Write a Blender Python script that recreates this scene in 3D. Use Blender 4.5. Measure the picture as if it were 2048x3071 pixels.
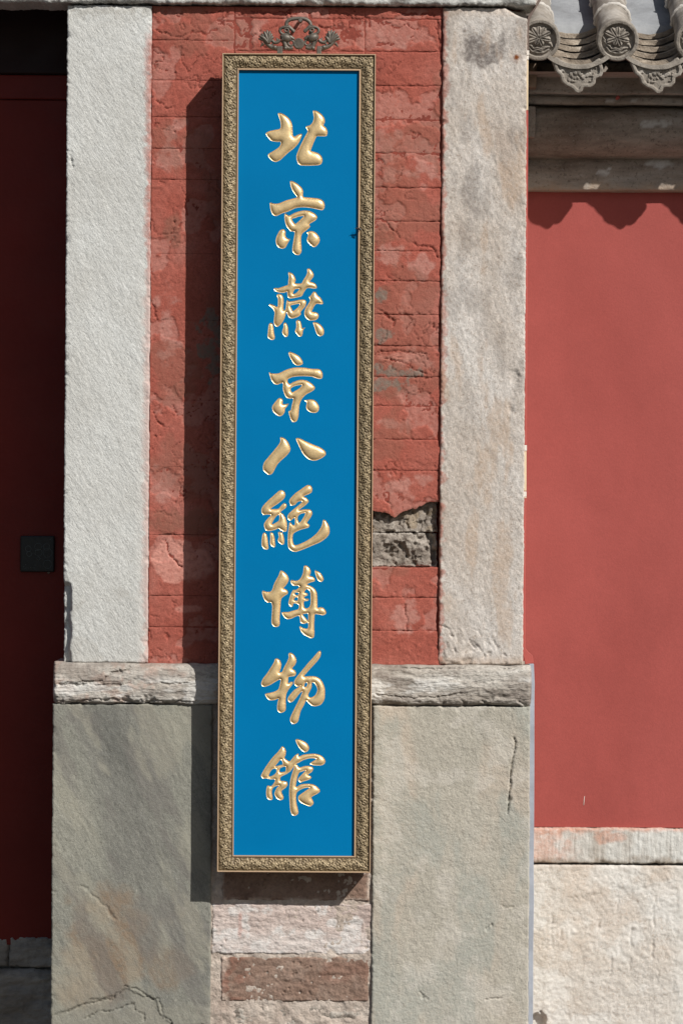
import bpy, math, random
import numpy as np
from mathutils import Vector

# ------------------------------------------------------------------ clear
for o in list(bpy.data.objects):
    bpy.data.objects.remove(o)
SC = bpy.context.scene
COL = SC.collection

# ------------------------------------------------------------------ camera
DIST = 8.0          # metres from the red plaster face (Y = 0)
CZ = 1.90           # eye height
TH = 0.0066         # the photograph leans by this much (radians)
cam = bpy.data.cameras.new('camera')
cam.sensor_fit = 'VERTICAL'
cam.sensor_height = 36.0
cam.lens = 36.0 * DIST / 3.071
cam.clip_end = 2000
camo = bpy.data.objects.new('camera', cam)
camo.location = (0, -DIST, CZ)
camo.rotation_euler = (math.pi / 2, -TH, 0)
COL.objects.link(camo)
SC.camera = camo
SC.render.resolution_x = 682
SC.render.resolution_y = 1024

# ------------------------------------------------------------------ light
SUN = Vector((0.855, -1.0, 1.05))           # towards the sun
w = bpy.data.worlds.new('World')
SC.world = w
w.use_nodes = True
wn = w.node_tree
sky = wn.nodes.new('ShaderNodeTexSky')
sky.sky_type = 'NISHITA'
sky.sun_disc = False
sky.sun_elevation = math.atan2(SUN.z, math.hypot(SUN.x, SUN.y))
sky.sun_rotation = math.atan2(SUN.x, SUN.y)
sky.air_density = 1.0
sky.dust_density = 1.5
wn.links.new(sky.outputs[0], wn.nodes['Background'].inputs[0])
wn.nodes['Background'].inputs[1].default_value = 0.05
sl = bpy.data.lights.new('sun', 'SUN')
sl.energy = 4.65
sl.angle = math.radians(0.53)
sl.color = (1.0, 0.968, 0.915)
so = bpy.data.objects.new('sun', sl)
so.location = SUN * 10
so.rotation_euler = (-SUN).to_track_quat('-Z', 'Y').to_euler()
COL.objects.link(so)
SC.view_settings.view_transform = 'Standard'
SC.view_settings.look = 'None'
SC.view_settings.exposure = 0.0
SC.view_settings.gamma = 1.0
SC.view_settings.use_curve_mapping = False

# ------------------------------------------------------------------ coordinates
def UZ(px, py):
    """photo pixel -> (x, z) on the Y = 0 plane with the lean taken out"""
    dx, dy = px - 1024.0, py - 1535.5
    return (dx + dy * TH) / 1000.0, CZ - (dy - dx * TH) / 1000.0

def at(px, py, Y=0.0):
    x, z = UZ(px, py)
    f = 1 + Y / DIST
    return Vector((x * f, Y, CZ + (z - CZ) * f))

def topx(X, Z, Y=0.0):
    f = 1 + Y / DIST
    xr = X / f * 1000
    zr = (CZ - Z) / f * 1000
    return 1024 + xr - zr * TH, 1535.5 + zr + xr * TH

def zd(d):             # drop below the eye line in metres -> world height
    return CZ - d

# ------------------------------------------------------------------ noise (numpy)
def _hash(ix, iy, seed):
    h = (ix.astype(np.int64) * 374761393 + iy.astype(np.int64) * 668265263 + seed * 982451653) & 0xFFFFFFFF
    h = ((h ^ (h >> 13)) * 1274126177) & 0xFFFFFFFF
    h = (h ^ (h >> 16)) * 2246822519 & 0xFFFFFFFF
    return (h ^ (h >> 15)) / 4294967295.0

def vnoise(x, y, seed=0):
    x0 = np.floor(x); y0 = np.floor(y)
    fx = x - x0; fy = y - y0
    u = fx * fx * fx * (fx * (fx * 6 - 15) + 10); v = fy * fy * fy * (fy * (fy * 6 - 15) + 10)
    a = _hash(x0, y0, seed); b = _hash(x0 + 1, y0, seed)
    c = _hash(x0, y0 + 1, seed); d = _hash(x0 + 1, y0 + 1, seed)
    return (a * (1 - u) + b * u) * (1 - v) + (c * (1 - u) + d * u) * v

def fbm(x, y, freq, octv=4, seed=0, gain=0.5):
    """0..1 around 0.5"""
    s = 0.0; a = 1.0; t = 0.0
    X = x * freq; Y = y * freq
    for k in range(octv):
        s = s + a * vnoise(X + 17.3 * k, Y - 9.1 * k, seed + k * 31)
        t += a; a *= gain
        X, Y = (X * 0.8 - Y * 0.6) * 2.03, (X * 0.6 + Y * 0.8) * 2.03
    return s / t

def cells(x, y, freq, seed=0):
    """distance to the nearest random point, in cell units"""
    X = x * freq; Y = y * freq
    ix = np.floor(X); iy = np.floor(Y)
    best = np.full(X.shape, 9.0)
    for dx in (-1, 0, 1):
        for dy in (-1, 0, 1):
            cx = ix + dx; cy = iy + dy
            px = cx + _hash(cx, cy, seed); py = cy + _hash(cx, cy, seed + 77)
            best = np.minimum(best, np.hypot(X - px, Y - py))
    return best

def sstep(a, b, x):
    t = np.clip((x - a) / (b - a), 0, 1)
    return t * t * (3 - 2 * t)

def polydist(px, py, pts):
    best = np.full(px.shape, 1e9)
    for (ax, ay), (bx, by) in zip(pts[:-1], pts[1:]):
        dx, dy = bx - ax, by - ay
        L = dx * dx + dy * dy + 1e-9
        t = np.clip(((px - ax) * dx + (py - ay) * dy) / L, 0, 1)
        best = np.minimum(best, np.hypot(px - ax - t * dx, py - ay - t * dy))
    return best

def crk(px, py, pl, width=3.0, seed=7):
    a = (fbm(px, py, .05, 3, seed) - .5) * 16; b = (fbm(px, py, .05, 3, seed + 1) - .5) * 16
    a = a + (fbm(px, py, .25, 2, seed + 2) - .5) * 5; b = b + (fbm(px, py, .25, 2, seed + 3) - .5) * 5
    wd = width * (.25 + 1.5 * fbm(px, py, .04, 3, seed + 4))
    return sstep(wd, wd * .15, polydist(px + a, py + b, pl)) * sstep(.18, .34, fbm(px, py, .03, 2, seed + 5))

def blob(px, py, cx, cy, rx, ry, amp=0.5, freq=0.03, soft=0.25, seed=3):
    d = 1 - np.sqrt(((px - cx) / rx) ** 2 + ((py - cy) / ry) ** 2)
    d = d + (fbm(px, py, freq, 5, seed) - 0.5) * 2 * amp
    return sstep(0, soft, d)

# ------------------------------------------------------------------ materials
def S(r, g, b):
    f = lambda c: (c / 255 / 12.92) if c / 255 <= 0.04045 else ((c / 255 + 0.055) / 1.055) ** 2.4
    return (f(r), f(g), f(b), 1.0)

class NT:
    def __init__(self, name):
        self.m = bpy.data.materials.new(name)
        self.m.use_nodes = True
        self.t = self.m.node_tree
        self.b = self.t.nodes['Principled BSDF']
        self.pos = self.t.nodes.new('ShaderNodeNewGeometry').outputs['Position']
    def n(self, typ, **kw):
        nd = self.t.nodes.new('ShaderNode' + typ)
        for k, v in kw.items():
            setattr(nd, k, v)
        return nd
    def l(self, a, b):
        self.t.links.new(a, b)
    def mapped(self, stretch=(1, 1, 1), rot=0.0):
        if tuple(stretch) == (1, 1, 1) and rot == 0:
            return self.pos
        m1 = self.n('Mapping'); m1.inputs['Rotation'].default_value = (0, rot, 0)
        self.l(self.pos, m1.inputs['Vector'])
        m2 = self.n('Mapping'); m2.inputs['Scale'].default_value = stretch
        self.l(m1.outputs[0], m2.inputs['Vector'])
        return m2.outputs[0]
    def noise(self, scale, detail=5, rough=0.55, stretch=(1, 1, 1), rot=0.0, dist=0.0):
        nd = self.n('TexNoise')
        nd.inputs['Scale'].default_value = scale
        nd.inputs['Detail'].default_value = detail
        nd.inputs['Roughness'].default_value = rough
        nd.inputs['Distortion'].default_value = dist
        self.l(self.mapped(stretch, rot), nd.inputs['Vector'])
        return nd.outputs['Fac']
    def ramp(self, fac, stops):
        r = self.n('ValToRGB')
        e = r.color_ramp.elements
        e[0].position, e[0].color = stops[0]
        e[1].position, e[1].color = stops[-1]
        for p, c in stops[1:-1]:
            x = e.new(p); x.color = c
        self.l(fac, r.inputs[0])
        return r.outputs[0]
    def mrange(self, fac, a, b, c, d):
        r = self.n('MapRange')
        for k, v in zip((1, 2, 3, 4), (a, b, c, d)):
            r.inputs[k].default_value = v
        self.l(fac, r.inputs[0])
        return r.outputs[0]
    def mix(self, fac, a, b, mode='MIX'):
        x = self.n('Mix', data_type='RGBA', blend_type=mode)
        x.clamp_factor = True
        if isinstance(fac, (int, float)): x.inputs[0].default_value = fac
        else: self.l(fac, x.inputs[0])
        for i, v in ((6, a), (7, b)):
            if isinstance(v, tuple): x.inputs[i].default_value = v
            else: self.l(v, x.inputs[i])
        return x.outputs[2]
    def math(self, op, a, b):
        x = self.n('Math', operation=op)
        for i, v in enumerate((a, b)):
            if isinstance(v, (int, float)): x.inputs[i].default_value = v
            else: self.l(v, x.inputs[i])
        return x.outputs[0]
    def attr(self, name):
        a = self.n('Attribute'); a.attribute_name = name
        return a.outputs['Fac']
    def bump(self, layers):
        prev = None
        for h, dist, strength in layers:
            bp = self.n('Bump')
            bp.inputs['Strength'].default_value = strength
            bp.inputs['Distance'].default_value = dist
            self.l(h, bp.inputs['Height'])
            if prev is not None: self.l(prev, bp.inputs['Normal'])
            prev = bp.outputs[0]
        self.l(prev, self.b.inputs['Normal'])

def stone(name, stops, nscale=6, stretch=(1, 1, 1), rot=0.0, fine=(90, 0.18), grain=(400, 0.10),
          attrs=(), bumps=(), rough=0.92, spec=0.25, broken=True, speck=None):
    t = NT(name)
    base = t.ramp(t.noise(nscale, 8, 0.6, stretch, rot, 0.4), stops)
    for sc, am in (fine, grain):
        f = t.mrange(t.noise(sc, 6, 0.6, stretch, rot), 0.3, 0.7, 1 - am, 1 + am * 0.8)
        cc = t.n('CombineColor')
        for i in range(3): t.l(f, cc.inputs[i])
        base = t.mix(1.0, base, cc.outputs[0], 'MULTIPLY')
    if speck:
        base = t.mix(t.math('MULTIPLY', t.mrange(t.noise(speck[0], 3, 0.7), 0.56, 0.66, 0, 1), speck[1]), base, speck[2])
        base = t.mix(t.math('MULTIPLY', t.mrange(t.noise(speck[0] * 1.3, 3, 0.7, (1, 1, 1), 1.1), 0.60, 0.70, 0, 1), speck[1] * .7), base, speck[3])
    for an, colr, st in attrs:
        f = t.attr(an)
        if broken:
            f = t.math('MULTIPLY', f, t.mrange(t.noise(70, 5, 0.65), 0.32, 0.55, 0.45, 1.0))
        f = t.math('MULTIPLY', f, st)
        base = t.mix(f, base, colr)
    t.l(base, t.b.inputs['Base Color'])
    t.b.inputs['Roughness'].default_value = rough
    t.b.inputs['Specular IOR Level'].default_value = spec
    t.bump([(t.noise(sc, 6, 0.6, stt, rt), dist, st) for sc, dist, st, stt, rt in bumps])
    return t.m

I1 = (1, 1, 1)
M = {}
FB = [(150, 0.0030, 0.55, I1, 0), (380, 0.0016, 0.8, I1, 0)]
M['slab_white'] = stone('slab_white', [(0.3, S(190, 189, 184)), (0.5, S(200, 200, 196)), (0.7, S(207, 208, 205))], 4,
    fine=(130, 0.12), grain=(330, 0.20),
    attrs=[('m1', S(172, 100, 86), 0.8), ('m2', S(150, 144, 134), 0.6), ('m3', S(212, 208, 202), 0.6)],
    speck=(170, .55, S(160, 158, 152), S(222, 222, 219)), bumps=[(70, 0.004, 0.35, (1, 1, 0.30), 0.55), (190, 0.004, 0.6, (1, 1, 0.4), 0.55)] + FB[1:])
M['slab_warm'] = stone('slab_warm', [(0.28, S(176, 162, 150)), (0.43, S(192, 182, 172)), (0.58, S(202, 195, 188)), (0.76, S(211, 207, 202))], 5,
    (1, 1, 0.5), 0.2, fine=(110, 0.20), grain=(300, 0.20),
    attrs=[('m1', S(172, 100, 84), 0.75), ('m2', S(98, 90, 86), 0.85), ('m3', S(180, 152, 126), 0.6), ('m4', S(120, 66, 30), 0.95)],
    speck=(150, .65, S(146, 130, 116), S(222, 219, 215)), bumps=[(60, 0.0045, 0.4, (1, 1, 0.45), 0.45)] + FB)
M['slab_green'] = stone('slab_green', [(0.30, S(106, 106, 101)), (0.42, S(126, 125, 118)), (0.56, S(141, 140, 130)), (0.72, S(158, 155, 143))], 3.2,
    (1, 1, 0.32), 0.5, fine=(90, 0.16), grain=(300, 0.2),
    attrs=[('m1', S(138, 116, 94), 0.75), ('m2', S(116, 112, 107), 0.65), ('m3', S(160, 156, 141), 0.6)],
    speck=(170, .6, S(98, 97, 90), S(184, 179, 165)), bumps=[(90, 0.003, 0.4, (1, 1, 0.35), 0.5)] + FB)
M['slab_beige'] = stone('slab_beige', [(0.3, S(168, 163, 151)), (0.48, S(180, 174, 161)), (0.62, S(187, 181, 169)), (0.78, S(194, 189, 178))], 3.5,
    (1, 1, 0.35), 0.15, fine=(90, 0.09), grain=(300, 0.15),
    attrs=[('m1', S(190, 176, 160), 0.6), ('m2', S(164, 165, 156), 0.7), ('m3', S(204, 198, 188), 0.6)],
    speck=(140, .5, S(142, 136, 124), S(208, 204, 194)), bumps=[(75, 0.0045, 0.4, I1, 0)] + FB)
M['ledge'] = stone('ledge_stone', [(0.25, S(140, 130, 120)), (0.42, S(172, 164, 154)), (0.58, S(190, 184, 175)), (0.8, S(208, 206, 200))], 5,
    (0.5, 1, 2.2), 0.0, fine=(70, 0.22), grain=(280, 0.18),
    attrs=[('m1', S(176, 140, 124), 0.6), ('m2', S(128, 118, 110), 0.8), ('m3', S(214, 212, 207), 0.75)],
    speck=(150, .5, S(120, 108, 98), S(222, 220, 215)), bumps=[(55, 0.007, 0.7, (0.35, 1, 1.6), 0.0), (150, 0.004, 0.9, (0.5, 1, 1.4), 0)] + FB[1:])
M['lintel'] = stone('lintel_stone', [(0.3, S(184, 182, 176)), (0.5, S(198, 198, 193)), (0.7, S(207, 207, 203))], 5, grain=(300, .16),
    attrs=[('m2', S(120, 114, 106), 0.8)], bumps=[(60, 0.005, 0.7, I1, 0)] + FB)
PLB = [(60, 0.003, 0.4, I1, 0)] + FB
PLA = [('m1', S(180, 131, 120), 0.85), ('m2', S(136, 92, 78), 0.75), ('m3', S(126, 112, 102), 0.95), ('m4', S(206, 148, 134), 0.85)]
M['red_plaster'] = stone('red_plaster', [(0.27, S(150, 82, 70)), (0.42, S(161, 88, 75)), (0.56, S(167, 96, 83)), (0.75, S(171, 111, 99))], 5,
    fine=(70, 0.16), grain=(300, 0.18), attrs=PLA, speck=(170, .5, S(122, 66, 56), S(194, 124, 110)), bumps=PLB, rough=0.95, spec=0.15)
M['joint'] = stone('red_joint', [(0.3, S(120, 62, 54)), (0.7, S(150, 78, 66))], 20, bumps=[(120, 0.003, 0.6, I1, 0)], rough=0.95, spec=0.1)
M['grey_brick'] = stone('grey_brick', [(0.28, S(98, 90, 82)), (0.45, S(136, 126, 116)), (0.6, S(154, 145, 135)), (0.8, S(178, 170, 160))], 14,
    fine=(70, 0.25), attrs=[('m1', S(186, 178, 168), 0.8), ('m2', S(140, 122, 96), 0.8)],
    bumps=[(60, 0.008, 0.9, I1, 0), (200, 0.004, 0.8, I1, 0)])
M['brick_pale'] = stone('pale_brick', [(0.3, S(178, 160, 152)), (0.5, S(196, 180, 172)), (0.7, S(206, 195, 188))], 6, (0.6, 1, 1.6), 0,
    fine=(60, 0.14), attrs=[('m1', S(214, 210, 206), 0.8), ('m2', S(176, 120, 104), 0.7)],
    speck=(130, .5, S(150, 132, 124), S(220, 214, 210)), bumps=[(60, 0.006, 0.8, (0.6, 1, 1.3), 0), (180, 0.003, 0.7, I1, 0)])
M['brick_brown'] = stone('brown_brick', [(0.3, S(116, 92, 80)), (0.5, S(138, 114, 100)), (0.7, S(150, 128, 114))], 8,
    fine=(60, 0.2), attrs=[('m1', S(204, 188, 174), 0.9), ('m2', S(140, 94, 78), 0.55)],
    speck=(130, .5, S(98, 78, 68), S(172, 150, 136)), bumps=[(70, 0.005, 0.8, I1, 0), (200, 0.003, 0.7, I1, 0)])
M['mortar'] = stone('lime_mortar', [(0.3, S(168, 152, 140)), (0.7, S(200, 188, 176))], 14, fine=(60, 0.2),
    bumps=[(70, 0.006, 0.9, I1, 0), (200, 0.003, 0.7, I1, 0)])
M['wall_red'] = stone('painted_wall_red', [(0.28, S(152, 71, 65)), (0.5, S(160, 77, 71)), (0.72, S(166, 82, 76))], 1.6,
    (1, 1, .6), 0.0,
    fine=(9, 0.06), grain=(200, 0.07), attrs=[('m1', S(214, 160, 148), 0.9)],
    bumps=[(220, 0.0012, 0.35, I1, 0), (16, 0.004, 0.25, I1, 0)], rough=0.75, spec=0.3)
M['base_stone'] = stone('base_stone', [(0.28, S(198, 188, 176)), (0.45, S(205, 198, 189)), (0.6, S(211, 206, 199)), (0.8, S(216, 214, 210))], 3.5,
    fine=(80, 0.08), grain=(280, 0.14), attrs=[('m1', S(202, 183, 165), 0.4), ('m2', S(160, 142, 124), 0.6), ('m3', S(222, 220, 215), 0.6)],
    speck=(120, .5, S(180, 160, 142), S(228, 225, 220)), bumps=[(55, 0.006, 0.6, I1, 0)] + FB)
M['base_band'] = stone('tooled_band', [(0.3, S(176, 168, 158)), (0.5, S(200, 198, 192)), (0.7, S(214, 214, 210))], 6, (1.5, 1, 0.4), 0,
    fine=(60, 0.16), attrs=[('m1', S(190, 140, 118), 0.8), ('m2', S(140, 126, 110), 0.8)],
    bumps=[(120, 0.004, 0.5, (1, 1, 0.12), 0), (200, 0.003, 0.6, I1, 0)])
M['cornice'] = stone('cornice_brick', [(0.3, S(120, 105, 94)), (0.45, S(156, 144, 132)), (0.6, S(172, 165, 157)), (0.8, S(196, 190, 182))], 4, (0.4, 1, 1.4), 0,
    fine=(40, 0.22), attrs=[('m1', S(206, 204, 200), 0.85), ('m2', S(176, 150, 126), 0.8)],
    speck=(90, .5, S(78, 66, 58), S(186, 180, 172)), bumps=[(60, 0.005, 0.7, I1, 0), (200, 0.002, 0.6, I1, 0)])
M['tile'] = stone('grey_roof_tile', [(0.3, S(132, 124, 115)), (0.5, S(152, 144, 134)), (0.7, S(168, 159, 148))], 9,
    fine=(60, 0.16), attrs=[('m1', S(206, 200, 192), 0.85), ('m2', S(86, 80, 74), 0.7)],
    speck=(150, .5, S(110, 102, 94), S(190, 184, 175)), bumps=[(80, 0.003, 0.7, I1, 0), (240, 0.002, 0.7, I1, 0)])
M['tile_old'] = stone('weathered_trough_tile', [(0.3, S(104, 92, 80)), (0.5, S(150, 138, 124)), (0.62, S(178, 166, 150)), (0.8, S(214, 204, 190))], 22, (0.6, 1, 1.2), 0,
    fine=(70, 0.25), bumps=[(70, 0.006, 0.9, I1, 0), (200, 0.003, 0.8, I1, 0)])
M['roof_bed'] = stone('roof_plaster', [(0.3, S(128, 129, 131)), (0.5, S(142, 144, 147)), (0.7, S(156, 158, 160))], 9,
    fine=(60, 0.08), bumps=[(120, 0.003, 0.5, I1, 0)])
M['lime'] = stone('white_lime', [(0.3, S(186, 180, 172)), (0.7, S(212, 207, 200))], 20, fine=(80, 0.12), bumps=[(120, 0.003, 0.7, I1, 0)])
M['sill'] = stone('threshold_stone', [(0.3, S(128, 122, 114)), (0.5, S(160, 155, 147)), (0.7, S(186, 182, 175))], 6, (0.5, 1, 1.5), 0.2,
    fine=(50, 0.2), bumps=[(40, 0.010, 0.9, (0.5, 1, 1.2), 0.2), (150, 0.004, 0.8, I1, 0)])
M['ground'] = stone('paving', [(0.3, S(74, 71, 67)), (0.7, S(96, 92, 87))], 1.5, bumps=[(40, 0.006, 0.6, I1, 0)])

def simple(name, col, rough=0.5, metal=0.0, spec=0.5, var=0.08, vs=30, bumpd=0.0, bs=200, coat=0.0):
    t = NT(name)
    f = t.mrange(t.noise(vs, 5, 0.6), 0.3, 0.7, 1 - var, 1 + var)
    cc = t.n('CombineColor')
    for i in range(3): t.l(f, cc.inputs[i])
    t.l(t.mix(1.0, col, cc.outputs[0], 'MULTIPLY'), t.b.inputs['Base Color'])
    rf = t.mrange(t.noise(vs * 2.3, 5, 0.6), 0.3, 0.7, max(0.02, rough - 0.08), min(1, rough + 0.08))
    t.l(rf, t.b.inputs['Roughness'])
    t.b.inputs['Metallic'].default_value = metal
    t.b.inputs['Specular IOR Level'].default_value = spec
    t.b.inputs['Coat Weight'].default_value = coat
    if bumpd: t.bump([(t.noise(bs, 5, 0.6), bumpd, 0.6)])
    return t.m
M['blue'] = simple('blue_lacquer', S(0, 113, 168), 0.55, 0, 0.05, 0.05, 2.5, 0.0004, 500)
M['gold'] = simple('gold_leaf', S(242, 210, 156), 0.33, 0.5, 0.5, 0.09, 60, 0.0006, 260)
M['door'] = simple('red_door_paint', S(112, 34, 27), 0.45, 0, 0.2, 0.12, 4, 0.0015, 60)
M['door_dark'] = simple('beam_shade_tone', S(40, 20, 17), 0.45, 0, 0.2, 0.15, 6, 0.0015, 60)  # darker than the door: shade under the lintel is put into this colour
M['black_plate'] = simple('black_plate', S(26, 28, 28), 0.35, 0.2, 0.5, 0.3, 60, 0.001, 150)
M['black_trim'] = simple('worn_plate_marks', S(84, 90, 87), 0.5, 0.2, 0.5, 0.4, 120)
M['iron'] = simple('dark_bronze', S(98, 91, 82), 0.5, 0.3, 0.5, 0.3, 90, 0.001, 300)
M['steel'] = simple('nail_steel', S(140, 132, 124), 0.38, 0.9, 0.5, 0.3, 120, 0.0008, 300)
M['cover_red'] = simple('cover_red_paint', S(176, 86, 78), 0.6, 0, 0.3, 0.06, 20, 0.001, 150)
M['cover_cream'] = simple('cover_cream_plastic', S(222, 200, 168), 0.5, 0, 0.4, 0.06, 30)
M['cover_white'] = simple('clip_white_plastic', S(226, 218, 208), 0.5, 0, 0.4, 0.05, 30)
M['cover_grey'] = simple('cover_grey_paint', S(160, 165, 175), 0.55, 0, 0.3, 0.22, 7, 0.002, 60)
M['cable_brown'] = simple('cable_brown', S(112, 96, 88), 0.6, 0, 0.3, 0.15, 40)
M['wood_end'] = simple('rafter_wood', S(150, 132, 114), 0.85, 0, 0.2, 0.2, 40, 0.002, 120)
M['insect'] = simple('insect_shell', S(34, 26, 26), 0.3, 0, 0.5, 0.3, 200)
M['board'] = simple('sign_back_wood', S(70, 50, 36), 0.7, 0, 0.3, 0.2, 20, 0.001, 100)

# antique gilt frame: tone follows the carving height, darkest in the hollows
t = NT('antique_gilt')
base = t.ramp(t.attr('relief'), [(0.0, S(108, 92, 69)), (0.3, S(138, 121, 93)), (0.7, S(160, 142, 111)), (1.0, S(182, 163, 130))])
f = t.mrange(t.noise(9, 6, 0.65), 0.3, 0.7, 0.75, 1.15)
cc = t.n('CombineColor')
for i in range(3): t.l(f, cc.inputs[i])
base = t.mix(1.0, base, cc.outputs[0], 'MULTIPLY')
base = t.mix(t.attr('bead'), base, S(190, 160, 130))
t.l(base, t.b.inputs['Base Color'])
t.b.inputs['Metallic'].default_value = 0.25
t.b.inputs['Roughness'].default_value = 0.48
t.bump([(t.noise(500, 4, 0.6), 0.0006, 0.6)])
M['gilt'] = t.m

# ------------------------------------------------------------------ mesh helpers
def link(name, mesh, mat, parent=None, smooth=True, centre=True):
    if mat is not None: mesh.materials.append(mat)
    n = len(mesh.vertices)
    co = np.empty(n * 3, np.float32); mesh.vertices.foreach_get('co', co)
    co = co.reshape(-1, 3)
    c = (co.min(0) + co.max(0)) / 2 if centre else np.zeros(3)
    mesh.vertices.foreach_set('co', (co - c).ravel().astype(np.float32))
    if smooth:
        mesh.polygons.foreach_set('use_smooth', np.ones(len(mesh.polygons), bool))
    mesh.update()
    o = bpy.data.objects.new(name, mesh)
    COL.objects.link(o)
    loc = Vector([float(v) for v in c])
    if parent is not None:
        o.parent = parent
        wl = parent.get('_wl')
        o.location = loc - Vector(parent_world(parent))
    else:
        o.location = loc
    return o

def parent_world(o):
    v = Vector((0, 0, 0))
    while o is not None:
        v = v + o.location
        o = o.parent
    return v

def mk(verts, faces_q, attrs=None):
    """fast quad mesh from arrays"""
    me = bpy.data.meshes.new('m')
    v = np.asarray(verts, np.float32); f = np.asarray(faces_q, np.int32)
    me.vertices.add(len(v)); me.vertices.foreach_set('co', v.ravel())
    k = f.shape[1]
    me.loops.add(f.size); me.loops.foreach_set('vertex_index', f.ravel())
    me.polygons.add(len(f)); me.polygons.foreach_set('loop_start', np.arange(0, f.size, k, dtype=np.int32))
    me.update(calc_edges=True)
    if attrs:
        for kx, a in attrs.items():
            at_ = me.attributes.new(kx, 'FLOAT', 'POINT')
            at_.data.foreach_set('value', np.asarray(a, np.float32).ravel())
    return me

def grid_faces(nz, nx, off=0):
    i = np.arange(nz * nx).reshape(nz, nx)
    return np.stack([i[:-1, :-1], i[:-1, 1:], i[1:, 1:], i[1:, :-1]], -1).reshape(-1, 4) + off

def sheet(name, X, Y, Z, mat, parent, yback=None, attrs=None):
    nz, nx = X.shape
    V = [np.stack([X, Y, Z], -1).reshape(-1, 3)]
    F = [grid_faces(nz, nx)]
    A = {k: [np.broadcast_to(a, X.shape).ravel()] for k, a in (attrs or {}).items()}
    if yback is not None:
        i = np.arange(nz * nx).reshape(nz, nx)
        loop = np.concatenate([i[0, :], i[1:, -1], i[-1, -2::-1], i[-2:0:-1, 0]])
        fr = V[0][loop]; bk = fr.copy(); bk[:, 1] = yback
        n = len(loop); o = nz * nx
        V += [fr, bk]
        k = np.arange(n); k2 = (k + 1) % n
        F.append(np.stack([o + k2, o + k, o + n + k, o + n + k2], -1))
        for kx in A:
            A[kx] += [A[kx][0][loop], A[kx][0][loop]]
    return link(name, mk(np.concatenate(V), np.concatenate(F), {k: np.concatenate(a) for k, a in A.items()}), mat, parent)

def slab(name, x0, x1, z0, z1, yf, yb, mat, parent, res=0.003, relief=None, edge=0.005, wob=0.0015, chip=0.006,
         bounds=None, masks=None, seed=1):
    nx = max(3, int((x1 - x0) / res) + 1); nz = max(3, int((z1 - z0) / res) + 1)
    u = np.linspace(0, 1, nx)[None, :]; v = np.linspace(0, 1, nz)[:, None]
    Xn = x0 + (x1 - x0) * u + 0 * v; Zn = z0 + (z1 - z0) * v + 0 * u
    b = bounds or {}
    def w_(c, s): return (fbm(c, c * 0 + s * 3.7, 25, 4, seed + s) - 0.5) * 2 * wob + (fbm(c, c * 0 + s, 160, 2, seed + s) - 0.5) * wob
    xl = x0 + w_(Zn, 1) + (b['l'](Zn) if 'l' in b else 0)
    xr = x1 + w_(Zn, 2) + (b['r'](Zn) if 'r' in b else 0)
    X = xl + (xr - xl) * u
    zb = z0 + w_(Xn, 3) + (b['b'](X) if 'b' in b else 0)
    zt = z1 + w_(Xn, 4) + (b['t'](X) if 't' in b else 0)
    Z = zb + (zt - zb) * v
    h = relief(X, Z) if relief is not None else 0 * X
    d = np.minimum(np.minimum(X - xl, xr - X), np.minimum(Z - zb, zt - Z))
    if edge > 0:
        q = np.clip((edge - d) / edge, 0, 1)
        h = h - edge * (1 - np.sqrt(np.clip(1 - q * q, 0, 1)))
    if chip > 0:
        cn = np.clip(fbm(X, Z, 45, 3, seed + 9) - 0.55, 0, 1) * 4
        h = h - chip * cn * np.exp(-d / 0.008)
    Y = yf - h
    at_ = {}
    if masks is not None:
        PX, PY = topx(X, Z, yf)
        at_ = masks(X, Z, PX, PY, d)
    return sheet(name, X, Y, Z, mat, parent, yb, at_)

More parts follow.
